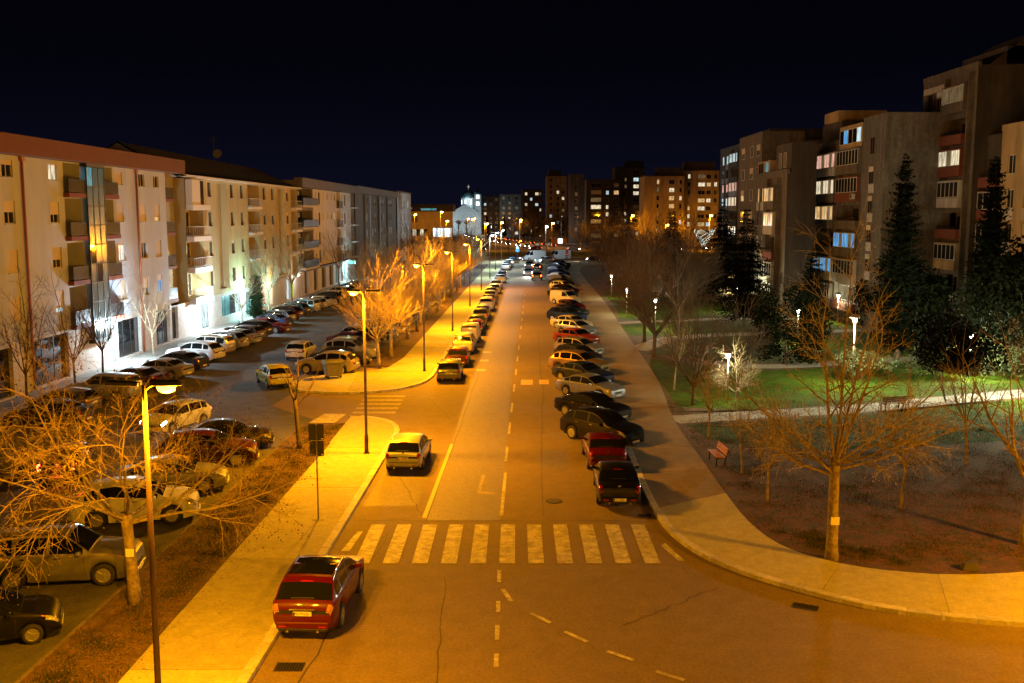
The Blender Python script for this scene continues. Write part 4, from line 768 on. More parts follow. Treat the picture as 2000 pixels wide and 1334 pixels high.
class Face:
    """a vertical plane of a building: n outward, u along, z up, in the building's own space"""
    def __init__(s, parent, ox, oy, rz): s.p = parent; s.o = Vector((ox, oy, 0)); s.rz = rz; s.c, s.s = math.cos(rz), math.sin(rz)
    def T(s, n, u, z): return (s.o.x + n*s.c - u*s.s, s.o.y + n*s.s + u*s.c, z)
    def wall(s, u0, u1, z0, z1, ops, m, n0=0.0, name='wall', d=0.2):
        us = sorted({u0, u1, *[o[0] for o in ops], *[o[1] for o in ops]}); zs = sorted({z0, z1, *[o[2] for o in ops], *[o[3] for o in ops]})
        us = [u for u in us if u0 <= u <= u1]; zs = [z for z in zs if z0 <= z <= z1]
        mb = MB(); idx = {}
        def V(n, u, z):
            k = (round(n, 4), round(u, 4), round(z, 4))
            if k not in idx: idx[k] = len(mb.v); mb.v.append(s.T(n, u, z))
            return idx[k]
        for a, b in zip(us[:-1], us[1:]):
            for c, e_ in zip(zs[:-1], zs[1:]):
                mu, mz = (a+b)/2, (c+e_)/2
                if any(o[0] < mu < o[1] and o[2] < mz < o[3] for o in ops): continue
                mb.f.append((V(n0, a, c), V(n0, b, c), V(n0, b, e_), V(n0, a, e_)))
        for o in ops:
            dd = o[4] if len(o) > 4 else d; a, b, c, e_ = o[:4]; q = n0-dd
            mb.f += [(V(n0, a, c), V(q, a, c), V(q, b, c), V(n0, b, c))[::-1], (V(n0, a, e_), V(n0, b, e_), V(q, b, e_), V(q, a, e_))[::-1], (V(n0, a, c), V(n0, a, e_), V(q, a, e_), V(q, a, c))[::-1], (V(n0, b, c), V(q, b, c), V(q, b, e_), V(n0, b, e_))[::-1]]
            mb.f.append((V(q, a, c), V(q, b, c), V(q, b, e_), V(q, a, e_)))
        return mb.build(name, m, s.p)
    def box(s, name, m, n0, n1, u0, u1, z0, z1, parent=None, bevel=0.0):
        mb = MB(); q = [(n0, u0), (n1, u0), (n1, u1), (n0, u1)]
        mb.hexa([s.T(n, u, z0) for n, u in q], [s.T(n, u, z1) for n, u in q]); return mb.build(name, m, parent or s.p, bevel=bevel)
    def put(s, name, me, n, u, z, parent=None, m=None): return link(name, me, parent or s.p, s.T(n, u, z), s.rz, mat=m)
    def window(s, u0, u1, z0, z1, n=-0.16, fm=None, pane=None, shut=0.0, sm=None, sill=True, split=None, name='window'):
        w, h = round(u1-u0, 3), round(z1-z0, 3); fm = fm or M_FRAME; k = (w, h, split, fm.name)
        cols = split if split else (2 if w > 0.95 else 1)
        if k not in M_W:
            f = MB(); t = 0.055; f.box(0, 0.06, 0, w, 0, t); f.box(0, 0.06, 0, w, h-t, h); 
            for i in range(cols+1): c = w*i/cols; f.box(0.002, 0.062, max(0, c-t/2 - (t/2 if i == cols else 0)), min(w, c+t/2 + (t/2 if i == 0 else 0)), t, h-t)
            M_W[k] = (f.mesh('window_frame', fm), [MB().box(0.02, 0.032, w*i/cols + t*0.6, w*(i+1)/cols - t*0.6, t*0.9, h-t*0.9).mesh('pane', M_GLASS) for i in range(cols)], MB().box(0, 0.26, -0.05, w+0.05, -0.05, -0.004).mesh('sill', M_STONE))
        fme, pm, sme = M_W[k]; o = s.put(name, fme, n, u0, z0)
        for i, me in enumerate(pm):
            pmat = pane[i % len(pane)] if isinstance(pane, (list, tuple)) else pane
            link('pane', me, o, mat=pmat)
        if sill: link('sill', sme, o)
        if shut > 0: 
            kk = ('sh', w, h, shut)
            if kk not in M_W: M_W[kk] = MB().box(0.063, 0.10, 0.01, w-0.01, h*(1-shut), h-0.005).mesh('shutter', M_SHUT)
            link('shutter', M_W[kk], o, mat=sm)
        return o
    def railing(s, parent, u0, u1, z, h=1.0, n0=0.0, m=None, bars=True, ret=0.0, step=0.16, panel=None):
        m = m or M_RAIL; mb = MB()
        def b(n0_, n1_, a, c, z0, z1): q = [(n0_, a), (n1_, a), (n1_, c), (n0_, c)]; mb.hexa([s.T(n, u, z0) for n, u in q], [s.T(n, u, z1) for n, u in q])
        b(n0-0.04, n0, u0, u1, z+h-0.05, z+h); b(n0-0.035, n0-0.005, u0, u1, z+0.08, z+0.12)
        if panel is None and m is M_RAIL: s.box('rail_panel', M_RAIL, n0-0.028, n0-0.018, u0+0.02, u1-0.02, z+0.13, z+h-0.08, parent)
        k = max(2, int((u1-u0)/step))
        for i in range(k+1): c = u0 + (u1-u0-0.03)*i/k; b(n0-0.03, n0-0.01, c, c+0.03, z, z+h-0.05)
        if ret:
            for c in (u0, u1-0.04):
                b(n0-ret, n0-0.04, c, c+0.04, z+h-0.05, z+h); b(n0-ret, n0-0.04, c, c+0.04, z+0.08, z+0.12)
                for i in range(int(ret/step)): q = n0-ret + i*step; b(q, q+0.025, c+0.005, c+0.03, z, z+h-0.05)
        return mb.build('railing', m, parent)
def ac_unit(F, n, u, z, label, w=0.82):
    t = empty('air_conditioner', F.p.matrix_basis @ Vector(F.T(n, u, z)), F.rz + F.p.rotation_euler.z); tag(t, label, 'air conditioner', 'outdoor units on the house walls')
    if 'ac' not in M_W:
        fan = MB().lathe([(0.21, 0.0), (0.21, 0.008), (0.03, 0.02)], 14, Matrix.Translation((0.30, -0.10, 0.30)) @ Matrix.Rotation(R(90), 4, 'Y'))
        M_W['ac'] = (MB().box(0, 0.30, -0.42, 0.42, 0, 0.58).mesh('casing', M_ACW, bevel=0.015), fan.mesh('fan_grille', M_ACD), MB().box(-0.02, 0.30, -0.36, -0.32, -0.05, -0.003).box(-0.02, 0.30, 0.32, 0.36, -0.05, -0.003).mesh('bracket', M_IRON))
    c = link('casing', M_W['ac'][0], t); link('fan_grille', M_W['ac'][1], t); link('bracket', M_W['ac'][2], t); return t
def building(label, x, y, rz, cat='apartment block', name='apartment_building', group=None):
    t = empty(name, (x, y, 0), rz); return tag(t, label, cat, group)
random.seed(11)
FR = ['top', 'third', 'second', 'first']
# ---------------- left block with the red roof band
b1 = building('cream apartment block with red roof band and glass stair tower, far left', rx(-32.5, 45), 45, R(-1.26)); F = Face(b1, 0, -45, 0)
ops = []; ZS = [14.2, 11.25, 8.1, 4.95]; ZT = [15.3, 12.7, 9.57, 6.5]
cols = [(52.2, 53.5), (57.6, 58.9), (63.45, 64.8), (69.5, 70.8), (80.6, 81.9), (85.3, 86.6), (88.6, 89.8)]
for a, b in cols:
    for z0, z1 in zip(ZS, ZT): ops.append((a, b, z0, z1))
FL = [13.35, 10.25, 7.05, 3.85]
for f in FL:
    ops.append((71.7, 74.3, f, min(f+2.75, 15.5), 1.3)); ops.append((77.4, 80.0, f, min(f+2.75, 15.5), 1.3))
stores = [(57.5, 63.3, 0.25, 3.4), (66.0, 71.0, 0.25, 3.45), (79.6, 84.3, 0.25, 3.3), (87.7, 91.0, 0.25, 3.4)]
wall = F.wall(48, 91.4, 3.7, 15.6, ops, M_WALL1)
F.wall(48, 91.4, 0.1, 3.7, [(*s, 0.35) for s in stores] + [(77.5, 79.4, 0.13, 3.5, 0.35)], M_STONE, n0=0.03, name='ground_floor_wall')
F.box('wall_edge', M_WALL1, -12, -0.0, 91.38, 91.4, 0, 15.6); 
lit1 = {(3, 0): 'cream', (3, 3): 'cool', (6, 1): 'warm', (4, 2): 'cool', (6, 3): 'blue'}
for ci, (a, b) in enumerate(cols):
    for ri, (z0, z1) in enumerate(zip(ZS, ZT)):
        l = lit1.get((ci, ri)); sh = {(2, 0): 0.3, (2, 1): 0.5, (3, 0): 0.0, (3, 1): 0.6, (3, 3): 0.78, (4, 2): 0.15, (5, 0): 0, (6, 0): 0.1, (6, 1): 0.75, (6, 3): 0.3, (5, 2): 0.1}.get((ci, ri), random.choice([0.99, 0.99, 0.9, 0.6]))
        F.window(a, b, z0, z1, pane=LIT[l] if l else M_GLASS, shut=sh)
rb = F.box('roof_band', M_BAND, -0.3, 0.85, 47, 94.4, 15.62, 16.85); F.box('roof', M_BANDG, -13, -0.31, 47, 94.4, 15.7, 16.6)
for pu in (55.0, 65.8, 84.6):
    q = MB().tube([F.T(0.10, pu, 0.2), F.T(0.10, pu, 15.4)], [0.09, 0.09], 8); dp = q.build('drainpipe', M_PIPE, b1, smooth=True); F.box('pipe_head', M_PIPE, 0.0, 0.22, pu-0.2, pu+0.2, 15.3, 15.61, dp)
for i, f in enumerate(FL):
    for a, b in ((71.55, 74.3), (77.4, 80.15)):
        bal = F.box('balcony', M_BRICKR, 0.01, 0.45, a, b, f-0.30, f+0.02, bevel=0.01); F.railing(bal, a+0.05, b-0.05, f+0.02, 1.0, 0.42, step=0.11)
        F.window(a+0.5, b-0.5, f+0.1, min(f+2.2, 15.3), n=-1.28, fm=M_FRAMEB, sill=False, name='balcony_door')
    ac_unit(F, -1.25, 72.25, f+1.35 if f < 13 else f+1.25, f'white air conditioner on the {FR[i]} floor balcony left of the glass tower')
# glass stair tower
st = F.box('stair_tower', M_FRAMED, 0.03, 0.55, 74.32, 77.38, 2.2, 2.45); F.box('tower_cap', M_FRAMED, 0.03, 0.55, 74.32, 77.38, 15.35, 15.6, st)
for u in (74.32, 75.3, 76.3, 77.28): F.box('mullion', M_FRAMED, 0.41, 0.50, u, u+0.09, 2.452, 15.348, st)
zr = [2.452 + (15.348-2.452)*i/9 for i in range(10)]
for z in zr[1:-1]: F.box('transom', M_FRAMED, 0.415, 0.495, 74.42, 77.28, z-0.04, z+0.04, st)
for i in range(9):
    for u0, u1 in ((74.42, 75.29), (75.40, 76.29), (76.40, 77.27)):
        pn = M_GLASS if random.random() < 0.25 and i < 6 else LIT['dteal']
        if (i, u0) == (8, 74.42): pn = LIT['teal']
        F.box('pane', pn, 0.45, 0.47, u0+0.01, u1-0.01, zr[i]+0.045, zr[i+1]-0.045, st)
for k, (a, b, z0, z1) in enumerate(stores): F.window(a, b, z0, z1, n=-0.30, fm=M_FRAMED, split=3, sill=False, pane=M_GLASS, name='shop_window')
F.window(77.5, 79.4, 0.14, 3.5, n=-0.30, fm=M_FRAMED, split=2, sill=False, pane=LIT['hot'], name='lit_entrance')
lamp_light('entrance_light', F.T(1.8, 78.4, 3.2), 3000, LEDW, 'POINT', 0.25, b1)
ac_unit(F, 0.05, 90.3, 3.2, 'white air conditioner at the right end of the cream block shopfront')
# ---------------- yellow block with pitched roof
b2 = building('yellow apartment block with dark pitched roof and white loggias', rx(-32.5, 45), 45, R(-1.26)); F = Face(b2, 0, -45, 0)
Z2 = [13.65, 10.6, 7.55, 4.48]; 
F.wall(91.42, 96.3, 3.4, 15.35, [(91.7, 93.7, f-0.0, f+2.2, 0.25) for f in (13.3, 10.2, 7.1, 4.0)], M_WALL2G, n0=-1.0, name='recessed_wall')
for i, f in enumerate((13.3, 10.2, 7.1, 4.0)):
    bal = F.box('balcony', M_BRICKR, -0.99, -0.1, 91.5, 93.95, f-0.28, f, bevel=0.01); F.railing(bal, 91.55, 93.9, f, 1.0, -0.14, step=0.10, ret=0.7); F.window(91.75, 93.65, f+0.05, f+2.15, n=-1.22, fm=M_FRAMED, sill=False, name='balcony_door')
ops = []; c2 = [(103.2, 104.4), (110.8, 112.0), (114.6, 115.8), (124.2, 125.4), (128.1, 129.3), (135.8, 137.0)]
for a, b in c2: ops += [(a, b, z, z+1.5, 0.22) for z in Z2]
lg = [(96.5, 101.6), (117.5, 122.6), (138.3, 141.8)]
for a, b in lg: ops += [(a, b, z-0.85, z+1.65, 1.4) for z in Z2]
ops += [(106.2, 109.6, 3.9, 15.2, 0.7), (130.8, 134.6, 3.9, 15.2, 0.7)]
F.wall(96.3, 142.0, 3.45, 15.4, ops, M_WALL2)
F.box('side_wall', M_WALL2G, -1.0, -0.01, 96.28, 96.30, 0.2, 15.3)
sh2 = [(96.6, 102.6, 0.35, 3.2), (106.4, 113.6, 0.9, 3.1), (123.6, 127.2, 0.5, 3.2), (134.4, 137.0, 0.3, 3.15)]
F.wall(91.42, 142.0, 0.1, 3.45, [(*s, 0.4) for s in sh2] + [(115.5, 118, 0.2, 2.9, 0.4), (87.0+4.6, 93.2, 0.3, 3.3, 0.4)], M_STONE, n0=0.02, name='ground_floor_wall')
F.window(106.4, 113.6, 0.9, 3.1, n=-0.25, fm=M_FRAMED, split=4, pane=[LIT['teal'], LIT['teal'], M_GLASS, LIT['cool']], sill=False, name='shop_window')
F.window(96.6, 102.6, 0.35, 3.2, n=-0.30, fm=M_FRAMED, split=3, pane=[LIT['hot'], LIT['hot'], LIT['cool']], sill=False, name='lit_entrance')
F.window(123.6, 127.2, 0.5, 3.2, n=-0.3, fm=M_FRAME, split=2, pane=LIT['cream'], shut=0.3, sill=False, name='shop_window')
F.window(134.4, 137.0, 0.3, 3.15, n=-0.3, fm=M_FRAMED, split=2, pane=LIT['cool'], sill=False, name='shop_window')
F.window(115.5, 118, 0.2, 2.9, n=-0.3, fm=M_FRAMED, split=2, pane=LIT['teal'], sill=False, name='shop_window')
F.window(91.6, 93.2, 0.3, 3.3, n=-0.3, fm=M_FRAMED, split=2, sill=False, name='shop_window')
lamp_light('shop_light', F.T(2.4, 99.2, 3.4), 3800, LEDW, 'POINT', 0.25, b2); lamp_light('shop_light', F.T(2.0, 112.8, 3.1), 2600, (0.45, 0.95, 0.95), 'POINT', 0.25, b2)
lamp_light('shop_light', F.T(0.9, 125.2, 3.3), 700, (1.0, 0.85, 0.5), 'POINT', 0.25, b2); lamp_light('shop_light', F.T(1.0, 138.5, 3.3), 260, (0.95, 0.97, 0.9), 'POINT', 0.2, b2)
F.box('lime_panel', LIT['lime'], 0.03, 0.12, 137.3, 138.2, 0.6, 3.0); MB().lathe([(0.16, 0), (0.16, 0.1), (0.05, 0.14)], 12, Matrix.Translation(F.T(0.12, 97.0, 3.35)) @ Matrix.Rotation(R(90), 4, 'Y')).build('wall_lamp', M_BULBW, b2)
for ci, (a, b) in enumerate(c2):
    for ri, z in enumerate(Z2):
        l = {(1, 0): 'dim', (3, 0): 'dim', (5, 1): 'warm', (4, 2): 'dim'}.get((ci, ri)); F.window(a, b, z, z+1.5, n=-0.2, fm=M_FRAMEB, pane=[LIT[l], M_GLASS] if l else M_GLASS, shut=random.choice([0, 0, 0, 0.25]))
for li_, (a, b) in enumerate(lg):
    for ri, z in enumerate(Z2):
        f = z-0.85; bal = F.box('balcony', M_RAILW, 0.03, 0.75 if li_ != 1 else 0.35, a-0.05, b+0.05, f-0.5 if li_ == 0 else f-0.28, f-0.01, bevel=0.01)
        if li_ == 0 and ri == 0:
            F.window(a+2.4, b, f+0.02, f+2.45, n=0.1, fm=M_FRAME, split=2, sill=False, name='glazed_balcony'); F.box('balcony_panel', M_RAILW, 0.05, 0.7, a, a+2.35, f, f+2.4, bal)
        else: F.railing(bal, a+0.02, b-0.02, f, 0.95, 0.70 if li_ != 1 else 0.32, m=M_RAILW, step=0.55, ret=0.6 if li_ != 1 else 0.25)
        F.window(a+0.6, b-0.6, f+0.1, f+2.3, n=-1.38, fm=M_FRAMEB, split=2, sill=False, name='balcony_door')
        if li_ == 0 and ri: ac_unit(F, -1.3, a+1.6, f+1.75, f'white air conditioner in the {FR[ri]} floor loggia at the left of the yellow block')
ga = [F.T(0.7, 93.9, 15.42), F.T(-5.2, 93.9, 18.6), F.T(-11, 93.9, 15.42)]; gb = [F.T(0.7, 141.5, 15.42), F.T(-5.2, 139.5, 18.2), F.T(-11, 141.5, 15.42)]
MB().add(ga + gb, [(0, 3, 4, 1), (1, 4, 5, 2), (3, 5, 4), (0, 2, 5, 3)]).build('roof', M_ROOF, b2)
MB().add([F.T(0.3, 93.86, 15.3), F.T(-5.2, 93.86, 18.45), F.T(-10.6, 93.86, 15.3)], [(0, 1, 2)]).build('gable_wall', M_WALL3, b2)
F.box('gable_window', M_FRAMED, -5.9, -4.3, 93.80, 93.85, 16.1, 16.9); F.box('eaves', M_WALL3, 0.0, 0.72, 95, 141.9, 15.405, 15.60)
t = empty('roof_antenna', F.p.matrix_basis @ Vector(F.T(-5.2, 122, 18.2))); tag(t, 'thin aerial mast with dish on the dark pitched roof', 'antenna')
MB().tube([(0, 0, 0), (0, 0, 3.0)], [0.05, 0.04], 6).build('mast', M_IRON, t); MB().lathe([(0.55, 0.12), (0.4, 0.04), (0.02, 0)], 14, Matrix.Translation((0.5, -0.2, 0.9)) @ Matrix.Rotation(R(75), 4, 'X')).build('dish', mat('dish', (0.12, 0.12, 0.12), 0.6), t)
for z in (2.3, 2.6, 2.9): MB().box(-0.5, 0.5, -0.02, 0.02, z, z+0.03).build('rod', M_IRON, t)
# ---------------- white block with dark balconies
b3 = building('pale apartment block with black balcony stack and brown roof band', rx(-32.5, 45), 45, R(-1.26)); F = Face(b3, 0, -45, 0)
ops = []; fl3 = [13.35, 10.2, 7.15, 4.4]
small = [153.4, 158.7, 162.2, 165.3, 168.1]; tall3 = [156.0, 177.1]; small2 = [174.6, 180.2]
for z in fl3:
    ops += [(u, u+1.1, z+0.95, z+2.0, 0.2) for u in small + small2] + [(u, u+1.2, z+0.05, z+1.95, 0.2) for u in tall3]; ops.append((170.4, 173.6, z-0.3, z+2.3, 1.2))
F.wall(152.2, 183.4, 4.0, 15.7, ops, M_WALL3)
F.wall(142.02, 152.2, 4.0, 15.7, [(142.6, 151.6, z, z+2.25, 1.5) for z in fl3], M_WALL4, n0=-0.02, name='balcony_wall')
for ri, z in enumerate(fl3):
    bal = F.box('balcony', M_WALL3, 0.0, 0.9, 142.1, 151.9, z-0.45, z-0.15, bevel=0.01); F.railing(bal, 142.15, 151.85, z-0.15, 1.05, 0.86, step=0.2, ret=0.8); F.window(143.2, 147, z+0.02, z+2.1, n=-1.48, fm=M_FRAMED, sill=False, name='balcony_door'); F.window(148.2, 151, z+0.02, z+2.1, n=-1.48, fm=M_FRAMED, sill=False, name='balcony_door')
    ac_unit(F, -1.4, 147.6, z+1.3, f'white air conditioner on the {FR[ri]} floor black balcony of the pale block')
    bal = F.box('balcony', M_BANDG, 0.01, 0.5, 170.3, 173.7, z-0.4, z-0.2); F.railing(bal, 170.35, 173.65, z-0.2, 1.0, 0.46, step=0.2)
    F.window(170.8, 173.2, z-0.1, z+2.0, n=-1.15, fm=M_FRAMED, pane=LIT['warm'] if ri == 1 else M_GLASS, shut=0.7 if ri == 1 else 0, sill=False, name='balcony_door')
    for u in small + small2: F.window(u, u+1.1, z+0.95, z+2.0, fm=M_FRAME, pane=LIT['cream'] if (u == 168.1 and ri == 1) else M_GLASS, shut=0 if (u == 168.1 and ri == 1) else random.choice([0.98, 0.98, 0.4]))
    for u in tall3: F.window(u, u+1.2, z+0.05, z+1.95, fm=M_FRAMED, pane=LIT['cream'] if (u == 177.1 and ri == 2) else M_GLASS)
F.box('roof_band', M_BANDG, -0.3, 0.9, 141.9, 187.0, 15.72, 17.05); F.box('roof', M_BANDG, -12, -0.31, 141.9, 187, 15.8, 16.7); F.box('ledge', M_BANDG, 0.031, 0.8, 142, 186.5, 3.72, 3.99)
s3 = [(145.2, 148.1), (151.4, 154.4), (157.2, 160.2), (163.0, 166.2), (167.8, 170.8), (171.6, 174.6), (175.4, 178.4)]
F.wall(142.02, 187, 0.1, 3.72, [(a, b, 0.3, 3.55, 0.5) for a, b in s3], M_WALL3, n0=0.03, name='ground_floor_wall')
for i, (a, b) in enumerate(s3): F.window(a, b, 0.3, 3.55, n=-0.4, fm=M_FRAMED, split=2, sill=False, pane=[M_GLASS, M_GLASS, M_GLASS, M_GLASS, LIT['teal'], LIT['cool'], LIT['teal']][i], name='shop_window')
lamp_light('shop_light', F.T(1.2, 176, 3.0), 2000, (0.5, 0.95, 1.0), 'POINT', 0.25, b3); F.box('shop_sign', litm('lit_green', (0.1, 0.9, 0.6), 2.2), 0.2, 1.4, 179.2, 179.4, 3.1, 3.65)
F.box('gable_wall', M_WALL4, -12, -0.01, 183.4, 186.9, 4.0, 15.7)
for z in fl3: F.box('side_balcony', M_WALL3, -0.5, 0.9, 183.5, 186.5, z-0.35, z-0.15)
# ---------------- darker block and the last block on the left
b4 = building('dark grey-brown apartment block with striped facade behind the lit trees', rx(-32.5, 45), 45, R(-1.26)); F = Face(b4, 0, -45, 0)
F.wall(188, 243, 0.1, 15.9, [(a, a+1.5, z, z+1.6, 0.2) for z in (13.6, 10.5, 7.4, 4.3) for a in (200.5, 207.5, 210.8, 219.5, 223.2, 231.5, 235.0)] + [(a, b, 0.2, 15.8, 0.8) for a, b in ((196.5, 199.2), (214.5, 217.5), (226.8, 229.8))], M_WALL4)
F.box('gable_wall', M_CONCD, -12, -0.01, 187.98, 188.0, 0, 15.9); F.box('roof_band', M_BANDG, -12, 0.6, 187.4, 243.4, 15.92, 17.25)
for a in (200.5, 207.5, 210.8, 219.5, 223.2, 231.5, 235.0):
    for ri, z in enumerate((13.6, 10.5, 7.4, 4.3)):
        l = {(210.8, 2): 'cool', (219.5, 2): 'cream', (223.2, 3): 'cream', (207.5, 3): 'cool', (200.5, 3): 'cool'}.get((a, ri)); F.window(a, a+1.5, z, z+1.6, pane=[LIT[l], M_GLASS] if l else M_GLASS, shut=random.choice([0, 0.5, 0.9]) if not l else 0.5)
for a, b in ((205.5, 213.5), (218.3, 226.3)): F.wall(a-0.9, a, 3.4, 15.9, [], M_WALL3, n0=0.06, name='pale_strip')
b5 = building('last pale block of the left row with lit corner windows', rx(-32.5, 45), 45, R(-1.26)); F = Face(b5, 0, -45, 0)
F.wall(246, 273, 0.1, 17.4, [(a, a+2.2, z, z+1.8, 0.3) for z in (13.6, 10.4, 7.2, 4.0) for a in (252, 258, 266)], M_WALL3); F.box('gable_wall', M_WALL4, -12, -0.01, 245.9, 246, 0, 17.4); F.box('roof', M_BANDG, -12.2, 0.2, 245.7, 273.2, 17.42, 17.7)
for a in (252, 258, 266):
    for ri, z in enumerate((13.6, 10.4, 7.2, 4.0)): F.window(a, a+2.2, z, z+1.8, n=-0.25, pane=LIT['dim'] if a != 266 or ri == 1 else LIT['cream'])
# ---------------- concrete blocks on the right
def rblock(label, X, Y0, Y1, H, depth, cols, floors, top, fh=2.92, m=None, gm=None, lit={}, panels=(), gable_cols=(), acs=0, gdepth=None, shutp=0.35, name='apartment_building', parapet=True, cat='apartment block', group='concrete apartment blocks on the right'):
    m = m or M_CONC; t = building(label, X, Y1, R(180), group=group); L = Y1-Y0; F = Face(t, 0, 0, 0); ops = []
    zs = [top - fh*i for i in range(floors)]
    for (a, b, h, kind) in cols:
        for z in zs:
            if kind == 'w': ops.append((a, b, z, z+h, 0.22))
            else: ops.append((a, b, z-0.9, z+h, 1.2))
    F.wall(0, L, 0.0, H, ops, m)
    G = Face(t, 0, L, R(90)); gl = gdepth or depth
    go = [(a, b, z, z+1.45, 0.22) for (a, b) in gable_cols for z in zs]
    G.wall(0, gl, 0, H, go, gm or m, name='gable_wall')  # a darker gm puts the shade of unlit gables into the colour
    for (a, b) in gable_cols:
        for i, z in enumerate(zs): G.window(a, b, z, z+1.45, pane=LIT[lit[('g', i)]] if ('g', i) in lit else M_GLASS, shut=random.choice([0, 0.5, 0.95]))
    F.box('roof', M_CONCD, -depth, 0.0, 0, L, H+0.005, H+0.25)
    if parapet: F.box('parapet', m, -0.25, 0.06, -0.05, L+0.06, H-0.02, H+0.55)
    for ci, (a, b, h, kind) in enumerate(cols):
        for i, z in enumerate(zs):
            l = lit.get((ci, i)); w = b-a
            if kind == 'w': F.window(a, b, z, z+h, fm=random.choice([M_FRAME, M_FRAMEB]), pane=LIT[l] if l else M_GLASS, shut=0 if l else (random.choice([0.4, 0.95]) if random.random() < shutp else 0), sm=random.choice([M_SHUT, M_SHUTW]))
            else:
                enclosed = random.random() < 0.45 or l; bm_ = random.choice([M_CONC, M_CONC, M_PANEL, M_CONCY, M_BRICKR]); bal = F.box('balcony', bm_, 0.01, 0.85, a-0.05, b+0.05, z-0.95, z-0.05)
                if enclosed: F.window(a+0.02, b-0.02, z, z+h-0.05, n=0.78, fm=M_FRAME, split=max(3, int(w/0.9)), pane=[LIT[l], LIT[l], LIT['dim']] if l else M_GLASS, sill=False, name='glazed_balcony'); F.box('balcony_side', bm_, 0.01, 0.80, b-0.05, b+0.04, z-0.045, z+h-0.03, bal); F.box('balcony_side', bm_, 0.01, 0.80, a-0.04, a+0.05, z-0.045, z+h-0.03, bal); F.box('balcony_top', bm_, 0.01, 0.85, a-0.05, b+0.05, z+h-0.025, z+h+0.08, bal)
                else:
                    F.window(a+0.4, b-0.4, z-0.8, z+h-0.3, n=-1.15, fm=M_FRAMEB, split=2, sill=False, name='balcony_door', pane=M_GLASS)
                    F.railing(bal, a, b, z-0.05, 0.30, 0.80, step=0.5, panel=1)
    for i, z in enumerate(zs): F.box('floor_band', m, 0.0, 0.045, 0.03, L-0.03, z-1.28, z-1.12)
    edges = sorted({round(c[0]-0.35, 2) for c in cols if c[3] == 'b'} | {round(c[1]+0.1, 2) for c in cols if c[3] == 'b'})
    for e_ in edges:
        if 0.1 < e_ < L-0.4: F.box('pilaster', m, 0.0, 0.5, e_, e_+0.25, 0, H-0.3)
    for k in range(2): F.box('chimney', M_CONCD, -3.5-k*3, -2.6-k*3, L*(0.3+0.4*k), L*(0.3+0.4*k)+0.9, H+0.25, H+1.5)
    for ci, (a, b, h, kind) in enumerate(cols):
        if kind == 'w':
            for z in zs:
                if random.random() < 0.5: F.box('panel', M_PANEL, 0.012, 0.055, a-0.1, b+0.1, z-1.05, z-0.07)
    for (a, b, i0, i1) in panels:
        for i in range(i0, i1):
            z = zs[i]; F.box('panel', M_PANEL, 0.01, 0.05, a, b, z-1.25, z-0.02); F.box('panel', M_PANEL, 0.01, 0.05, a, b, z+1.62, z+2.2)
    for k in range(acs): 
        a, b, h, kind = random.choice(cols); i = random.randrange(floors); ac_unit(F, 0.06 if kind == 'w' else 0.87, b + (0.55 if kind == 'w' else -0.6), zs[i] - 0.75, f'air conditioner, {ORD2[k]} built out on the {label.split(" with ")[0]}')
    return t, F, G, zs
random.seed(23)
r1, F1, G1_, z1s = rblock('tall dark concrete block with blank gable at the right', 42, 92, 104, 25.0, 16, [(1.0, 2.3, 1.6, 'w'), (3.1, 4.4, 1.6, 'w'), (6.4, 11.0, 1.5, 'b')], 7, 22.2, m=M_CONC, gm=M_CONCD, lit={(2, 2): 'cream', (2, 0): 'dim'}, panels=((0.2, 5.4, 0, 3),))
F1.box('penthouse', M_CONCD, -14, -2.5, 3, 12, 25.3, 26.9)
MB().hexa([F1.T(-1.0, 1.5, 25.26), F1.T(-1.0, 12, 25.26), F1.T(-15, 12, 25.26), F1.T(-15, 1.5, 25.26)][::-1], [F1.T(-4.5, 5, 28.0), F1.T(-4.5, 12, 28.0), F1.T(-15, 12, 28.0), F1.T(-15, 5, 28.0)][::-1]).build('mansard_roof', M_ROOF, r1)
r0, F0, G0_, _ = rblock('ochre block with white shutters at the right edge', 42.6, 78, 88, 19.0, 14, [(1.2, 2.5, 1.6, 'w'), (4.2, 5.5, 1.6, 'w'), (7.2, 8.5, 1.6, 'w')], 5, 15.3, m=M_CONCY, gm=M_CONCY, shutp=0.5)
r0b, F0b, _, _ = rblock('narrow recessed bay with glazed balconies before the tall gable', 43.2, 88.02, 91.9, 18.4, 10, [(0.3, 3.6, 1.6, 'b')], 5, 15.2, m=M_CONCD, gm=M_CONCD)
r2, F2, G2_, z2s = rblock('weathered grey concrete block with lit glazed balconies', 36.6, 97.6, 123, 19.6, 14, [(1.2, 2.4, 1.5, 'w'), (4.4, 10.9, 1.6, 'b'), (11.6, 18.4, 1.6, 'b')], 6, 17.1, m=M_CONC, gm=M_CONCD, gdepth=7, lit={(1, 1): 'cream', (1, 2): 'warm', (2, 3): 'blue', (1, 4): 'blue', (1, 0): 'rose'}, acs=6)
F2.box('stair_shaft', M_CONC, -6, 0.65, 19.3, 25.47, 0, 21.6); F2.box('penthouse', M_CONCD, -8, -0.8, 1, 8, 19.86, 22.4); F2.box('penthouse', M_CONCY, -6, -0.5, 2.5, 7.5, 22.41, 23.6)
F2.window(21.6, 22.8, 17.8, 19.5, n=0.66, fm=M_FRAMEB, sill=False); pb = F2.box('roof_loggia', M_CONCY, -3, 0.5, 11.4, 18.6, 18.9, 21.3); F2.window(11.6, 18.4, 19.35, 20.9, n=0.51, fm=M_FRAME, split=5, pane=[M_GLASS, LIT['blue'], M_GLASS, M_GLASS, LIT['cool']], sill=False, name='glazed_balcony')
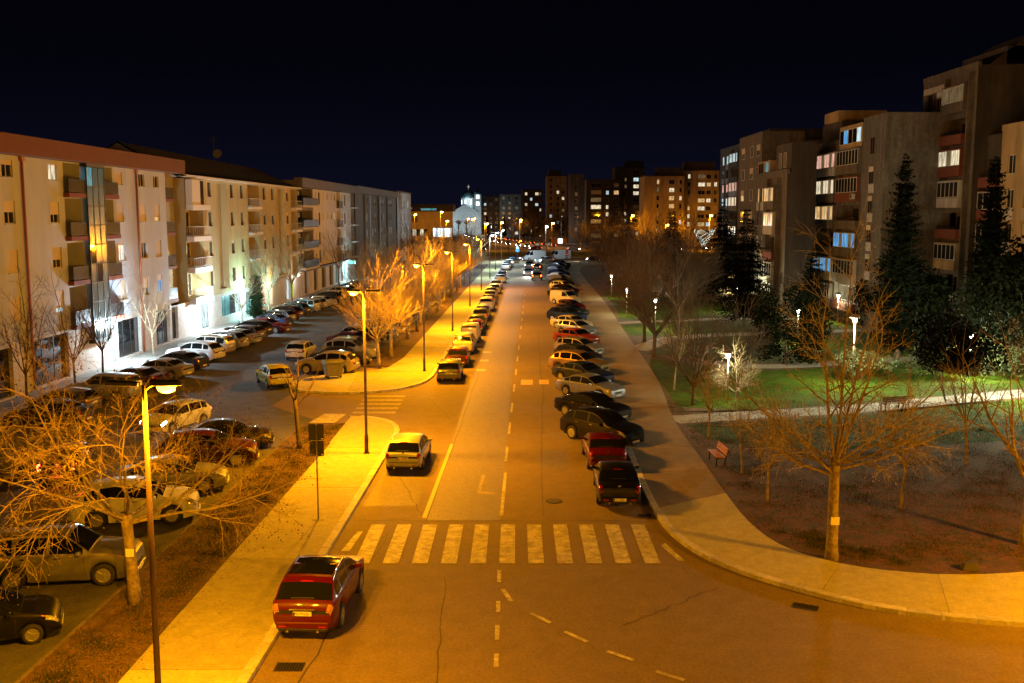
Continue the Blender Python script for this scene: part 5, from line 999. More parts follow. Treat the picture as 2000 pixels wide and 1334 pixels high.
for i, z in enumerate((14.9, 12.0, 9.1, 6.2)):
    F2.box('panel', M_PANEL, 0.66, 0.70, 21.5, 22.9, z-0.9, z-0.05); F2.window(21.6, 22.8, z, z+1.7, n=0.66, fm=M_FRAMEB, sill=False, shut=0.3)
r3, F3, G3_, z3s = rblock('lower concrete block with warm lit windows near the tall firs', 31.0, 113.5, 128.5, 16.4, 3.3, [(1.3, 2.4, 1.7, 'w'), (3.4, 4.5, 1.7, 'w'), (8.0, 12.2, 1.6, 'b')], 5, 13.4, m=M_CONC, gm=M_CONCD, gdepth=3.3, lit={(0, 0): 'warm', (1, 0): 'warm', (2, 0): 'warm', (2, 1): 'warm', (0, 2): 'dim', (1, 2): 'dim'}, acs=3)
F3.box('penthouse', M_CONCY, -3.2, -0.3, 0.2, 6, 16.66, 18.4); F3.window(0.8, 1.6, 16.9, 18.2, n=-0.28, fm=M_FRAMEB, sill=False); F3.window(2.0, 2.8, 16.9, 18.2, n=-0.28, fm=M_FRAMEB, sill=False); F3.window(4.2, 5.6, 17.0, 18.2, n=-0.28, pane=LIT['teal'], sill=False)
F3.box('round_tower', M_CONCD, -3.2, -0.4, 8.5, 15.0, 16.66, 19.9); rt = F3.box('rear_tower', M_CONC, -7, -1.5, -16, -3, 0, 22.6); [F3.window(u, u+1.6, z, z+1.5, n=-1.49, sill=False, shut=random.choice([0, 0.5]), pane=LIT['warm'] if (u, k) in ((-14, 2), (-9, 4)) else M_GLASS) for u in (-14, -9, -5.5) for k, z in enumerate((19.5, 16.6, 13.7, 10.8, 7.9))]; F3.window(10, 11, 17.2, 18.9, n=-0.38, sill=False); F3.window(12, 13, 17.2, 18.9, n=-0.38, sill=False)
r4, F4, G4_, _ = rblock('grey block with pairs of cool lit windows behind the firs', 45.6, 186, 221, 25.4, 14, [(2, 4.0, 1.8, 'w'), (6, 8.0, 1.8, 'w'), (13, 20, 1.8, 'b'), (24, 27, 1.8, 'w'), (29, 33, 1.6, 'b')], 7, 22.4, m=M_CONC, gm=M_CONC, lit={(0, 0): 'cool', (1, 0): 'cool', (2, 0): 'cool', (0, 2): 'rose', (1, 2): 'rose', (2, 2): 'rose', (0, 3): 'cool', (1, 3): 'cool', (2, 3): 'cream', (2, 5): 'cool'}, acs=2)
F4.box('penthouse', M_CONCD, -13, -2, 14, 34, 25.66, 27.6)
# far blocks that face the viewer
def fblock(label, x0, x1, Y, H, cols, m, litp=0.3, fh=2.95, floors=9, w=2.0, depth=14, side=True, shed=None):
    t = building(label, x0, Y, R(-90), group='distant apartment blocks'); F = Face(t, 0, 0, 0); W = x1-x0; zs = [H-2.9-fh*i for i in range(floors)]; ops = []
    for (u, ww, h) in cols: ops += [(u, u+ww, z, z+h, 0.3) for z in zs]
    F.wall(0, W, 0, H, ops, m); F.box('roof', M_CONCD, -depth, 0, 0, W, H+0.01, H+0.4)
    Face(t, 0, 0, R(-90)).wall(-depth, 0, 0, H, [], m, name='side_wall') if False else F.box('side_wall', m, -depth, -0.31, 0, 0.05, 0, H)
    for (u, ww, h) in cols:
        for i, z in enumerate(zs):
            l = random.choice(['cream', 'warm', 'cream', 'cool', 'dim', 'cream']) if random.random() < litp else None
            F.window(u, u+ww, z, z+h, n=-0.25, fm=M_FRAME, pane=LIT[l] if l else M_GLASS, sill=False, shut=0 if l else random.choice([0, 0, 0.9]))
    if shed: F.box('penthouse', M_CONCD, -10, -1, shed[0], shed[1], H+0.41, H+shed[2])
    return t, F
random.seed(31)
fblock('tan far block with shaft windows, under the right fairy-light lamp', 63.9, 77.3, 376, 28.2, [(1.8, 0.9, 1.6), (5.6, 2.6, 1.5), (8.8, 1.6, 1.5), (11.6, 1.1, 1.6)], M_CONCY, 0.42, shed=(1, 12, 3.4))
fblock('broad tan far block in the middle of the distant row', 48.9, 63.7, 372, 26.0, [(4.6, 0.9, 1.7), (9.2, 1.9, 1.6), (13.0, 0.9, 1.6)], M_CONCY, 0.34, shed=(5, 14.6, 3.2))
fblock('tall far block with a lit stair strip of windows', 44.9, 57.8, 439, 32.2, [(4.2, 0.9, 1.5), (8.0, 2.4, 1.6)], M_CONC, 0.6, shed=(5, 12.5, 3.0), floors=10)
fblock('dark far block with a pink lit window', 30.6, 44.6, 415, 26.0, [(2.0, 4.2, 1.7), (8.2, 1.1, 1.6), (11.4, 2.0, 1.7)], M_CONCD, 0.36)
fblock('unlit dark far block left of the pink window', 24.5, 30.5, 425, 28.5, [(2.0, 1.2, 1.5)], M_CONCD, 0.05)
fblock('stepped far tower with a slanting yellowish top', 17.2, 27.2, 500, 31.0, [(1.5, 1.2, 1.6), (5.0, 1.2, 1.6), (7.6, 1.2, 1.5)], M_CONCY, 0.22, shed=(1, 7, 3.0), floors=10)
fblock('far block with a cool lamp on its roof edge', 5.7, 17.0, 560, 25.6, [(1.5, 1.3, 1.6), (4.4, 1.2, 1.6), (7.2, 1.8, 1.6), (9.6, 0.9, 1.6)], M_CONC, 0.3)
fblock('far low block second from the church', -7.4, 5.4, 600, 23.8, [(1.5, 1.5, 1.7), (5.2, 1.5, 1.7), (9.2, 1.8, 1.7)], M_CONC, 0.16)
fblock('far low block next to the church', -19.6, -8.0, 650, 23.6, [(1.5, 1.5, 1.7), (5.2, 1.5, 1.7), (8.6, 1.8, 1.7)], M_CONC, 0.12)
fblock('far low pale block just right of the church tower', -24.0, -19.9, 660, 21.5, [(1.2, 1.2, 1.6)], M_PANEL, 0.05)
# shopping hall and church
sh = building('orange lit shopping hall with white glowing front in the distance', -51, 450, R(-90), cat='shop building', name='shopping_hall'); F = Face(sh, 0, 0, 0)
F.wall(0, 24.5, 0, 13.4, [(1, 18, 6.3, 7.2, 0.2), (15.5, 24, 2.0, 6.0, 0.4), (3, 13, 2.5, 5.5, 0.4)], mat('hall_wall', (0.45, 0.33, 0.16), 0.8, var=0.2, vscale=0.2)); F.box('upper_hall', M_CONCD, -20, -2, 0, 24.5, 13.41, 16.6); F.box('roof_strip', LIT['teal'], -2.0, -1.9, 10, 17, 13.9, 14.8); F.box('roof_strip', litm('lit_violet', (0.6, 0.2, 0.7), 0.5), -2.0, -1.9, 3, 6, 14.5, 15.2)
F.window(15.5, 24, 2.0, 6.0, n=-0.3, fm=M_FRAMED, split=8, pane=[LIT['hot'], LIT['cool'], LIT['hot']], sill=False, name='shop_window'); F.window(3, 13, 2.5, 5.5, n=-0.3, fm=M_FRAMED, split=6, pane=[LIT['cream'], M_GLASS], sill=False, name='shop_window')
for u in (2, 6): F.box('poster', M_FRAMEB, 0.02, 0.06, u, u+2.6, 8.5, 11.5)
ch = building('white domed church lit blue-white in the far distance', -28, 600, 0, cat='church', name='church'); M_CH = mat('church_stone', (0.60, 0.62, 0.62), 0.8, var=0.1, vscale=0.3); M_DOME = mat('church_dome', (0.05, 0.09, 0.11), 0.5, 0.3)
nv = MB(); nv.box(-8, 8, 0, 24, 0, 13.5); nv.add([(-8, 0, 13.51), (8, 0, 13.51), (0, 0, 18.5), (-8, 24, 13.51), (8, 24, 13.51), (0, 24, 18.5)], [(0, 1, 2), (5, 4, 3), (0, 2, 5, 3), (1, 4, 5, 2)]); nv.build('nave', M_CH, ch)
MB().lathe([(4.3, 15), (4.3, 21.6), (4.7, 21.8), (4.7, 22.2)], 16, Matrix.Translation((1.5, 12, 0))).build('drum', M_CH, ch)
for i in range(8):
    a = 2*math.pi*(i+0.5)/8; MB().box(-0.45, 0.45, -0.05, 0.05, 18.2, 21.0).build('drum_window', LIT['hot'], ch, loc=(1.5+4.33*math.cos(a), 12+4.33*math.sin(a), 0), rz=a+math.pi/2)
dm = MB().lathe([(4.5, 22.2), (4.2, 23.8), (3.2, 25.4), (1.6, 26.4), (0.5, 26.8), (0.3, 27.4)], 20, Matrix.Translation((1.5, 12, 0))).build('dome', M_DOME, ch, smooth=True)
MB().box(1.38, 1.62, 11.9, 12.1, 27.4, 30.0).box(0.7, 2.3, 11.92, 12.08, 28.7, 28.95).build('cross', mat('gilt_glow', (0.7, 0.6, 0.35), 0.4, emit=0.35, ecol=(1, 0.95, 0.8)), dm)  # the cross is no lamp; its glow is put into the material
MB().box(5.5, 9.5, 1, 5, 0, 24.0).build('bell_tower', M_CH, ch); MB().lathe([(2.2, 24), (1.9, 25.4), (0.9, 26.4), (0.2, 27.4)], 14, Matrix.Translation((7.5, 3, 0))).build('tower_dome', M_DOME, ch, smooth=True)
for z in (17.5, 21.5): MB().box(6.6, 8.4, 0.9, 0.98, z, z+2.2).build('belfry_opening', LIT['hot'], ch)
for x in (-6, -1.5, 3): MB().add([(x-1.9, -3, 0), (x+1.9, -3, 0), (x+1.9, -3, 6), (x, -3, 8), (x-1.9, -3, 6), (x-1.9, 0, 0), (x+1.9, 0, 0), (x+1.9, 0, 6), (x, 0, 8), (x-1.9, 0, 6)], [(0, 1, 2, 3, 4), (0, 5, 6, 1), (1, 6, 7, 2), (2, 7, 8, 3), (3, 8, 9, 4), (4, 9, 5, 0)]).build('porch_gable', M_CH, ch)
for x, y in ((-14, -14), (14, -16)): lamp_light('floodlight', (x, y, 4), 6500, (0.6, 0.88, 1.0), 'POINT', 0.4, ch)
lamp_light('floodlight', (1.5, 2, 20.2), 1500, (0.7, 0.93, 1.0), 'POINT', 0.3, ch)
# billboard-like kiosk across the junction
ks = tag(empty('kiosk', (19, 400, 0)), 'small red-roofed kiosk with lit panel across the junction', 'kiosk')
MB().box(-3, 3, 0, 4, 0, 2.6).build('wall', mat('kiosk', (0.4, 0.2, 0.12), 0.7), ks); MB().box(-3.4, 3.4, -0.6, 4.4, 2.61, 2.9).build('roof', M_BRICKR, ks); MB().box(-0.6, 1.2, -0.06, -0.01, 0.6, 2.4).build('lit_panel', LIT['hot'], ks)
# ------------------------------------------------------------------ trees
M_BARK = mat('bark_plane', (0.30, 0.25, 0.17), 0.9, var=0.35, vscale=6, col2=(0.17, 0.13, 0.085), bump=0.4, bscale=25)
M_TWIG = mat('twigs', (0.27, 0.20, 0.11), 0.9, objvar=0.12); M_TWIGL = mat('twigs_pale', (0.40, 0.33, 0.24), 0.9); M_TWIGP = mat('twigs_plane', (0.11, 0.075, 0.042), 0.9); M_TWIGR = mat('twigs_dark', (0.085, 0.05, 0.03), 0.9, objvar=0.15); M_BARKD = mat('bark_dark', (0.075, 0.055, 0.04), 0.95, var=0.3, vscale=6)
M_BALL = mat('seed_ball', (0.13, 0.085, 0.05), 0.9)
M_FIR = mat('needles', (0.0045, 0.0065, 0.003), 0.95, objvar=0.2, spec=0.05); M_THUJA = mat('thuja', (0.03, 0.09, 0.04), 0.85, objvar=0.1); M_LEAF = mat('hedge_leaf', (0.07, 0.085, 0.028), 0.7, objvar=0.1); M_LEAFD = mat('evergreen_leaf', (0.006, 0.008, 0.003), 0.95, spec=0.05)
M_NOTE = mat('paper_note', (0.7, 0.68, 0.6), 0.7)
def rnd(a, b): return random.uniform(a, b)
def branch_pts(p, d, L, wob, trop, n):
    pts = [p.copy()]; d = d.normalized()
    for i in range(n):
        d = (d + Vector((rnd(-wob, wob), rnd(-wob, wob), rnd(-wob, wob) + trop))).normalized(); pts.append(pts[-1] + d*(L/n))
    return pts
def perp_dir(d, ang, az):
    a = d.cross(Vector((0, 0, 1)));
    if a.length < 1e-3: a = Vector((1, 0, 0))
    a.normalize(); b = d.cross(a); s = a*math.cos(az) + b*math.sin(az)
    return (d*math.cos(ang) + s*math.sin(ang)).normalized()
def bare_tree(seed, H=8.0, fork=2.8, r0=0.19, limbs=6, lspread=55, spec=((5, 40, 0.62, 0.10), (6, 38, 0.55, 0.06), (4, 35, 0.5, 0.0)), limbL=0.62, wob=0.10, balls=0, lean=0.03, leader=True, trop=0.10, twig=0.008, lk=0.5, lsv=0, lower=None):
    random.seed(seed); tr = MB(); cw = MB(); bl_ = MB(); tips = []
    tp = branch_pts(Vector((0, 0, -0.1)), Vector((rnd(-lean, lean), rnd(-lean, lean), 1)), fork+0.1, 0.03, 0.0, 5)
    rs = [r0*1.25, r0*1.0, r0*0.93, r0*0.88, r0*0.86, r0*0.88]; tr.tube(tp, rs, 10)
    def grow(p, d, L, r, lvl):
        n = 6 if lvl == 0 else (4 if lvl == 1 else 3); tro = trop if lvl == 0 else spec[lvl-1][3]
        pts = branch_pts(p, d, L, wob*(1+0.4*lvl), tro, n); r1 = max(r*0.35, twig*0.6)
        rr_ = [r + (r1-r)*i/n for i in range(n+1)]
        (tr if lvl <= 1 and r > 0.022 else cw).tube(pts, rr_, 6 if lvl == 0 else (5 if lvl == 1 else 3), cap=False)
        if lvl >= len(spec):
            if balls and random.random() < balls:
                c = pts[-1] + Vector((0, 0, -rnd(0.05, 0.18))); s = rnd(0.022, 0.034); q = [(s, 0, 0), (0, s, 0), (-s, 0, 0), (0, -s, 0), (0, 0, s), (0, 0, -s)]
                bl_.add([c + Vector(v) for v in q], [(0, 1, 4), (1, 2, 4), (2, 3, 4), (3, 0, 4), (1, 0, 5), (2, 1, 5), (3, 2, 5), (0, 3, 5)])
            return
        k, ang, fr, _ = spec[lvl]; az = rnd(0, 6.28)
        for i in range(k):
            t = 0.22 + 0.76*(i+rnd(0.2, 0.8))/k; x = t*n; j = min(int(x), n-1); q = pts[j].lerp(pts[j+1], x-j); dd = (pts[j+1]-pts[j]).normalized(); az += 2.4 + rnd(-0.5, 0.5)
            grow(q, perp_dir(dd, R(ang + rnd(-12, 12)), az), L*fr*rnd(0.7, 1.15)*(1.1-0.45*t), max((r + (r1-r)*t)*0.62, twig), lvl+1)
        grow(pts[-1], (pts[-1]-pts[-2]), L*0.35, r1, max(lvl+1, len(spec)))
    LL = (H-fork)*limbL/0.62; top = tp[-1]
    for i in range(limbs):
        az = 2*math.pi*i/limbs + rnd(-0.3, 0.3); z = fork*rnd(0.82, 1.0); b = tp[-1].lerp(tp[-2], rnd(0, 0.8))
        ls = R(lspread + rnd(-lsv, lsv))
        if leader and i == 0: d = Vector((rnd(-0.15, 0.15), rnd(-0.15, 0.15), 1))
        else: d = Vector((math.cos(az)*math.sin(ls), math.sin(az)*math.sin(ls), math.cos(ls)))
        grow(b, d, LL*rnd(0.85, 1.1)*(0.62 if not (leader and i == 0) else 0.9), r0*rnd(lk*0.84, lk*1.16), 0)
    if lower:
        for i in range(lower[0]):
            az = 2*math.pi*i/lower[0] + rnd(-0.35, 0.35); z = fork*rnd(0.78, 1.0); q = Vector((tp[-1].x*z/fork, tp[-1].y*z/fork, z)); a = R(lower[1] + rnd(-12, 12))
            grow(q, Vector((math.cos(az)*math.sin(a), math.sin(az)*math.sin(a), math.cos(a))), lower[2]*rnd(0.75, 1.1), r0*rnd(0.22, 0.30), 0)
    return tr.mesh('bare_trunk', M_BARK, smooth=True), cw.mesh('bare_crown', M_TWIG), (bl_.mesh('seed_balls', M_BALL) if balls else None)
def put_tree(meshes, x, y, label, group, s=1.0, rz=None, dark=False, z=0.09, name='bare_tree', sz=None):
    t = empty(name, (x, y, z), rnd(0, 6.28) if rz is None else rz); tag(t, label, 'tree', group); t.scale = (s, s, sz or s)
    link('trunk', meshes[0], t, mat=M_BARKD if dark else None); link('crown', meshes[1], t, mat=M_TWIGR if dark else None)
    if len(meshes) > 2 and meshes[2]: tag(link('seed_balls', meshes[2], t), kind='stuff')
    return t
def spray_cloud(mb, c, d, L, w, n, droop=0.3):
    side = d.cross(Vector((0, 0, 1)))
    if side.length < 1e-3: side = Vector((1, 0, 0))
    side.normalize()
    for k in range(n):
        t = (k+0.5)/n; p = c + d*(L*t) + Vector((0, 0, -droop*L*t*t)); ww = w*(1.05-t)
        for s in (-1, 1):
            e_ = side*s*ww + d*(0.35*ww) + Vector((0, 0, rnd(-0.75, 0.55)*ww)); o = d*(L/n*0.75)
            mb.add([p, p + e_ + Vector((rnd(-.12, .12), rnd(-.12, .12), rnd(-.12, .12))), p + o + e_*0.25], [(0, 1, 2)])
def conifer(seed, H, Rr, low=0.08, up=-0.15, m=None, dens=1.0, layers=None, pw=1.0, r0=0.16):
    random.seed(seed); tr = MB(); cw = MB(); tr.tube([(0, 0, -0.1), (0, 0, H*0.5), (0, 0, H*0.98)], [r0, r0*0.6, 0.02], 8); n = layers or int(H*3.2*dens)
    for i in range(n):
        t = low + (1-low)*(i+rnd(0, 1))/n; z = H*t; rr_ = Rr*(1-t)**pw*rnd(0.75, 1.12) + 0.12; k = max(6, int(7 + rr_*4.6*dens))
        for j in range(k):
            az = rnd(0, 6.28); d = Vector((math.cos(az), math.sin(az), up + rnd(-0.12, 0.12))).normalized(); L = rr_*rnd(0.65, 1.12)
            spray_cloud(cw, Vector((0, 0, z)), d, L, 0.22 + 0.24*min(L, 1.6), max(3, int(L*4.2)), 0.12)
    return tr.mesh('conifer_trunk', M_BARKD), cw.mesh('conifer_crown', m or M_FIR)
def leafy(seed, H, Rr, m, n=3600, base=0.3, leaf=0.11, stems=5, lump=0.35):
    random.seed(seed); tr = MB(); cw = MB(); cl = [(Vector((rnd(-1, 1), rnd(-1, 1), rnd(-1, 1))).normalized()*rnd(0.45, 0.85), rnd(0.28, 0.5)) for _ in range(16)]
    for i in range(stems):
        az = rnd(0, 6.28); tr.tube(branch_pts(Vector((0, 0, -0.1)), Vector((math.cos(az)*0.35, math.sin(az)*0.35, 1)), H*0.75, 0.12, 0.02, 4), [0.06, 0.05, 0.04, 0.03, 0.015], 5)
    for i in range(n):
        c, s = random.choice(cl); p = c + Vector((random.gauss(0, 1), random.gauss(0, 1), random.gauss(0, 1))).normalized()*s*rnd(0.6, 1.08)
        p = Vector((p.x*Rr, p.y*Rr, base + (H-base)*(p.z*0.5+0.5)))
        a = Vector((rnd(-1, 1), rnd(-1, 1), rnd(-1, 1))).normalized(); b = a.cross(Vector((rnd(-1, 1), rnd(-1, 1), rnd(-1, 1)))).normalized(); l = leaf*rnd(0.7, 1.3)
        cw.add([p - a*l, p + b*l*0.5, p + a*l, p - b*l*0.5], [(0, 1, 2, 3)])
    return tr.mesh('bush_stems', M_BARKD), cw.mesh('bush_leaves', m)
GL = 'bare plane trees along the left verge'; GP = 'bare trees in the park'; GF = 'bare trees by the left shopfronts'; GD = 'distant bare trees'; GE = 'dark evergreens in the park'
# near planes, each its own shape
pl_a = bare_tree(3, H=7.6, fork=2.9, r0=0.19, limbs=8, lspread=62, limbL=1.05, lsv=26, spec=((6, 42, 0.60, 0.02), (8, 44, 0.55, -0.05), (9, 42, 0.55, -0.12)), wob=0.19, balls=0.35, trop=0.06, twig=0.0042, leader=False, lk=0.27)
t = put_tree(pl_a, -11.45, 29.0, 'plane tree with seed balls and low spreading boughs, in front of the grey off-roader', GL, name='plane_tree', rz=0.6); t.children[1].material_slots[0].link = 'OBJECT'; t.children[1].material_slots[0].material = M_TWIGP
MB().box(-0.12, 0.13, -0.235, -0.228, 1.55, 1.80).build('paper_note', M_NOTE, t, rz=-0.6)
pl_b = bare_tree(14, H=9.8, fork=3.6, r0=0.20, limbs=4, lspread=20, lsv=8, limbL=0.80, spec=((9, 48, 0.42, 0.06), (6, 42, 0.52, -0.02), (4, 40, 0.5, -0.06)), wob=0.10, balls=0.10, trop=0.04, twig=0.0062, lk=0.36, lower=(10, 70, 4.2))
t = put_tree(pl_b, 10.95, 32.9, 'big pale plane tree with a paper note on its trunk, by the curved pavement', GP, name='plane_tree', rz=2.2); t.children[1].material_slots[0].link = 'OBJECT'; t.children[1].material_slots[0].material = M_TWIGL; t.children[0].material_slots[0].link = 'OBJECT'; t.children[0].material_slots[0].material = mat('bark_pale', (0.42, 0.37, 0.28), 0.9, var=0.4, vscale=5, col2=(0.24, 0.19, 0.12), bump=0.4, bscale=25)
MB().box(-0.16, 0.13, -0.255, -0.248, 1.30, 1.58).build('paper_note', M_NOTE, t, rz=-2.2)
pl_c = bare_tree(27, H=8.2, fork=2.6, r0=0.17, limbs=6, lspread=48, spec=((5, 40, 0.58, 0.05), (5, 40, 0.5, 0.0), (3, 40, 0.5, 0.0)), wob=0.14, twig=0.008)
put_tree(pl_c, 18.3, 34.4, 'bare tree cut by the right picture edge on the brown turf', GP, name='plane_tree', rz=1.0)
sap = bare_tree(8, H=5.6, fork=2.5, r0=0.12, limbs=4, lspread=40, limbL=0.6, spec=((4, 45, 0.42, 0.06), (3, 40, 0.5, 0.02)), wob=0.16, leader=False, twig=0.009)
put_tree(sap, -10.73, 49.2, 'pollarded sapling with few stubby boughs near the side street', GL, name='sapling', dark=True, rz=0.4)
slim = bare_tree(31, H=5.0, fork=1.7, r0=0.06, limbs=7, lspread=34, limbL=0.6, spec=((6, 34, 0.5, 0.03), (5, 34, 0.5, 0.0)), wob=0.10, twig=0.006)
for x, y, s, l in ((10.5, 39.8, 0.88, 'slim young tree at the turf edge, nearest the zebra crossing'), (10.5, 44.3, 0.84, 'slim young tree behind the first one, right of the bench'), (15.6, 38.8, 1.05, 'slim young tree on the brown turf behind the big plane'), (10.4, 51.6, 0.9, 'slim young tree beside the park path mouth'), (10.9, 66.1, 1.1, 'slim young tree by the pavement before the white-lit shrub'), (21.5, 46, 1.2, 'slim young tree far right on the brown turf'), (29.8, 56, 1.2, 'slim young tree by the right-hand path')):
    put_tree(slim, x, y, l, GP, s, name='young_tree')
rd = [bare_tree(40+i, H=8.2, fork=2.0, r0=0.17, limbs=9, lspread=46, limbL=0.72, spec=((7, 34, 0.62, 0.03), (6, 32, 0.58, 0.02), (4, 30, 0.55, 0.0)), wob=0.09, twig=0.009, leader=True) for i in range(2)]
shoot = [bare_tree(50+i, H=7.4, fork=2.4, r0=0.15, limbs=9, lspread=56, limbL=0.60, spec=((9, 46, 0.80, 0.14), (5, 28, 0.60, 0.08), (2, 30, 0.5, 0.03)), wob=0.12, twig=0.0115, lk=0.38) for i in range(3)]
for i, (y, dx) in enumerate([(76.4, 0), (81.8, .2), (88, -.3), (94, 0), (100, .2), (106.5, -.2), (113, 0), (120, .3), (128, 0), (136, -.3), (144, 0), (153, .2), (162, 0), (172, 0), (183, .2), (195, 0)]):
    put_tree(shoot[i % 3], rx(-11.0, y) + dx, y, f'orange lit bare plane tree, {ORD2[i]} of the verge row beyond the side street', GL, rnd(0.9, 1.08), name='plane_tree')
for i, (x, y) in enumerate([(-19, 128), (-21, 150), (-19.5, 170), (-23, 188), (-17, 205), (-12, 214), (-22, 222), (-9.5, 232), (-17, 244), (-26, 250), (-11, 262), (-20, 275), (-31, 285), (-8, 292), (-25, 305), (-16, 312)]):
    put_tree(shoot[i % 3] if y < 215 else rd[i % 2], x, y, f'brownish bare tree, {ORD2[i]} of the thicket between the lot and the junction', GD, rnd(0.85, 1.1), name='plane_tree', dark=y > 205, z=0)
thin = bare_tree(61, H=8.5, fork=2.6, r0=0.10, limbs=7, lspread=34, limbL=0.7, spec=((6, 36, 0.5, 0.05), (5, 34, 0.5, 0.02), (2, 30, 0.5, 0)), wob=0.12, twig=0.008)
for i, (x, y, s) in enumerate([(-29.7, 60.0, .85), (-29.6, 66.6, .8), (-29.7, 71.4, .85), (-29.8, 82.0, .8), (-28.5, 104.5, .8), (-28.4, 116, 1.15), (-27.6, 124.5, 1.35), (-27.5, 158, 1.3), (-26.5, 171, 1.0), (-25, 186, 1.1)]):
    put_tree(thin, x, y, f'thin bare tree, {ORD2[i]} along the shopfront pavement from the left', GF, s, name='street_tree', dark=i in (0, 1, 2))
for i, (x, y, s) in enumerate([(11.8, 81.8, 1.0), (12.3, 91.8, 1.0), (11.2, 60.8, 0.62), (13.5, 72.5, 0.7), (16.0, 69, 0.6), (17.5, 104, 1.05), (14.5, 112, 0.95), (21, 118, 1.1), (16, 127, 1.1), (24, 132, 1.1), (18, 140, 1.15), (15.5, 152, 1.05), (26, 150, 1.15), (20, 162, 1.2), (17.5, 176, 1.15), (27, 178, 1.2), (22, 192, 1.2), (19, 208, 1.1), (30, 200, 1.2), (25, 222, 1.1), (34, 220, 1.2), (31, 106, .8)]):
    put_tree(rd[i % 2], x, y, f'dense round bare tree, {ORD2[i] if i < len(ORD2) else "last"} of the park edge counting from the near end', GP, s, name='park_tree', dark=True)
# shrub lit white below the mushroom lamp
shr = bare_tree(71, H=2.9, fork=0.5, r0=0.07, limbs=10, lspread=62, limbL=0.9, spec=((7, 40, 0.55, 0.03), (5, 36, 0.5, 0.0), (3, 30, 0.5, 0)), wob=0.14, twig=0.007)
put_tree(shr, 14.3, 62.6, 'twiggy shrub glowing white around the mushroom lamp', GP, 1.0, name='shrub'); put_tree(shr, 28.2, 122.5, 'twiggy shrub glowing cream at the foot of the far concrete block', GP, 1.4, name='shrub'); put_tree(shr, 27.0, 98, 'pale twiggy shrub on the lawn before the concrete block', GP, 1.3, name='shrub')
# evergreens
fir = conifer(81, 12.5, 4.6, up=-0.05, pw=0.8); cyp = conifer(82, 16.5, 2.7, low=0.05, up=0.55, pw=0.62, dens=1.3, r0=0.25); cyp2 = conifer(83, 9.0, 1.5, low=0.03, up=0.5, pw=0.6, dens=1.2); thj = conifer(84, 5.0, 1.25, low=0.02, up=0.75, pw=0.38, m=M_THUJA, dens=2.0, r0=0.1)
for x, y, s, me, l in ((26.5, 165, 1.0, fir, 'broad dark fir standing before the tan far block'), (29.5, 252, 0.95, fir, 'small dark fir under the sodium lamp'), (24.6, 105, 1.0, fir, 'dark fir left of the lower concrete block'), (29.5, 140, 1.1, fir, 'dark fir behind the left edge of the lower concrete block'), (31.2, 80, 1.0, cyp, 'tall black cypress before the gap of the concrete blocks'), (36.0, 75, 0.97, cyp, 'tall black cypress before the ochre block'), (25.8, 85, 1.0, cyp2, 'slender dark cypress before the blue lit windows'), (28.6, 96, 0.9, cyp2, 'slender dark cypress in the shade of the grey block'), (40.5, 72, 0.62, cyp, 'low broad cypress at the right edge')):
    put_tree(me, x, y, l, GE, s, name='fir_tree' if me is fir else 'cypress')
put_tree(thj, -28.6, 111.0, 'green clipped thuja beside the teal shop window', None, 1.0, name='thuja', z=0.12)
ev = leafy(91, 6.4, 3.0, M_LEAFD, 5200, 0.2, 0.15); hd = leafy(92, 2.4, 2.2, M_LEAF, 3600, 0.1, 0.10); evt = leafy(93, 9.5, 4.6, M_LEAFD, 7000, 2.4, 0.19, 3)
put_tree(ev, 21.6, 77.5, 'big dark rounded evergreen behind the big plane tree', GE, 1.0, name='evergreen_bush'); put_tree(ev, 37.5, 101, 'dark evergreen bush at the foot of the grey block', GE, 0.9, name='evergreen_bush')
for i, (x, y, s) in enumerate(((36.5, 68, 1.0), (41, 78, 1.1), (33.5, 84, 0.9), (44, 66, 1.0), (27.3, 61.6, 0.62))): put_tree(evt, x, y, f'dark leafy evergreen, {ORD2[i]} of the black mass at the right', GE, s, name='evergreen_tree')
for i, (x, y, s) in enumerate(((31.2, 72.2, 1.0), (34.6, 73.0, 1.1), (37.6, 71.4, 1.0), (25.0, 70.5, 0.9), (39.5, 66.5, 0.9))): put_tree(hd, x, y, f'light green leafy bush, {ORD2[i]} of those lit near the right-hand lamp', 'lit bushes in the park', s, name='leafy_bush')
# distant trees by the junction and boulevard
for i, (x, y, s) in enumerate([(24, 318, 1.1), (31, 330, 1.2), (38, 338, 1.2), (45, 350, 1.3), (53, 342, 1.2), (60, 352, 1.3), (24, 352, 1.2), (33, 360, 1.3), (12, 350, 1.0)]): put_tree(rd[i % 2], x, y, f'orange lit tree, {ORD2[i]} of the group right of the white lamp', GD, s, z=0, name='far_tree')
for i in range(14): put_tree(rd[i % 2], 1 + i*3.6 + rnd(-1, 1), 470 + rnd(-25, 25), f'dark tree, {ORD2[i]} of the belt below the distant blocks', GD, rnd(1.2, 1.7), z=0, dark=True, name='far_tree')
for i, (x, y) in enumerate(((-13, 520), (-4, 530), (6, 520), (14, 540))): put_tree(cyp, x, y, f'dark distant cypress, {ORD2[i]} before the low far blocks', GD, 0.75, z=0, name='far_cypress')
# tree with white fairy lights
t = put_tree(rd[0], 61, 318, 'far bare tree wrapped in white fairy lights', None, 1.0, z=0, name='fairy_light_tree'); random.seed(7); q = MB()
for k in range(9):
    a = rnd(0, 6.28); pts = [Vector((math.cos(a+j*0.5)*(0.6+j*0.5), math.sin(a+j*0.5)*(0.6+j*0.5), 2.2+j*0.85+rnd(-.3, .3))) for j in range(7)]; q.tube(pts, [0.03]*7, 4)
q.build('light_string', litm('fairy', (0.85, 1.0, 0.85), 2.2), t)
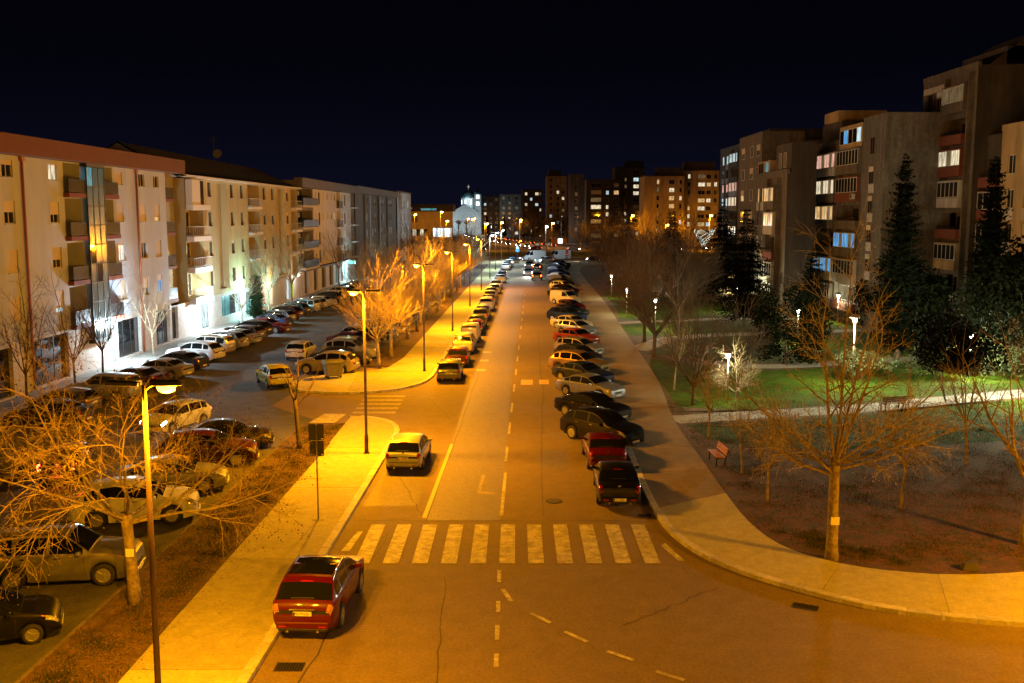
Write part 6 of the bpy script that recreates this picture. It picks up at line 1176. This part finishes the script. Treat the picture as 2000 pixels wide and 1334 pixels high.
# ------------------------------------------------------------------ fallen leaves and grass (too many to count)
random.seed(77); lf = MB(); gr = MB()
def leaf(x, y, z, s):
    a = rnd(0, 6.28); c, s_ = math.cos(a)*s, math.sin(a)*s; k = rnd(-0.5, 0.5)*s
    lf.add([(x-c, y-s_, z), (x+s_*0.6, y-c*0.6, z+0.01+abs(k)), (x+c, y+s_, z+0.006), (x-s_*0.6, y+c*0.6, z+0.012)], [(0, 1, 2, 3)])
for i in range(5200):
    y = rnd(20, 55); leaf(rx(-9.5, y) - abs(random.triangular(0, 2.4, 0.5)), y, 0.108, rnd(0.02, 0.055))
for i in range(420): y = rnd(22, 54); leaf(rx(-9.4, y) + random.expovariate(2.2), y, 0.142, rnd(0.015, 0.035))
for i in range(3200): leaf(rnd(9.6, 24), rnd(32.5, 55), 0.108, rnd(0.02, 0.05))
tag(lf.build('fallen_leaves', mat('dead_leaf', (0.19, 0.105, 0.045), 0.9, var=0.5, vscale=9)), 'dry fallen leaves scattered over verge and turf', 'leaves', kind='stuff')
def tuft(cx, cy, z, n, rad, h):
    for k in range(n):
        x, y = random.gauss(cx, rad), random.gauss(cy, rad); a = rnd(0, 6.28); w = 0.012; hh = h*rnd(0.5, 1.2); dx, dy = rnd(-.5, .5)*hh, rnd(-.5, .5)*hh
        gr.add([(x-w*math.cos(a), y-w*math.sin(a), z), (x+w*math.cos(a), y+w*math.sin(a), z), (x+dx, y+dy, z+hh)], [(0, 1, 2)])
for i in range(260): y = rnd(21, 55); tuft(rx(-9.6, y) - rnd(0.15, 2.1), y, 0.095, 60, 0.22, 0.09)
for i in range(900):
    x, y = rnd(9.6, 34), rnd(32.4, 62)
    if x < 9.4 + max(0, (36-y))*0.5: continue
    tuft(x, y, 0.095, 50, 0.35, 0.09)
for i in range(26): y = rnd(32.5, 36); tuft(9.7 + (36-y)*0.6 + rnd(0, 1.6), y, 0.095, 60, 0.2, 0.12)
tag(gr.build('grass', mat('grass_blade', (0.050, 0.062, 0.006), 0.95, spec=0.1, var=0.4, vscale=2)), 'short grass tufts on verge and turf', 'grass', kind='stuff')
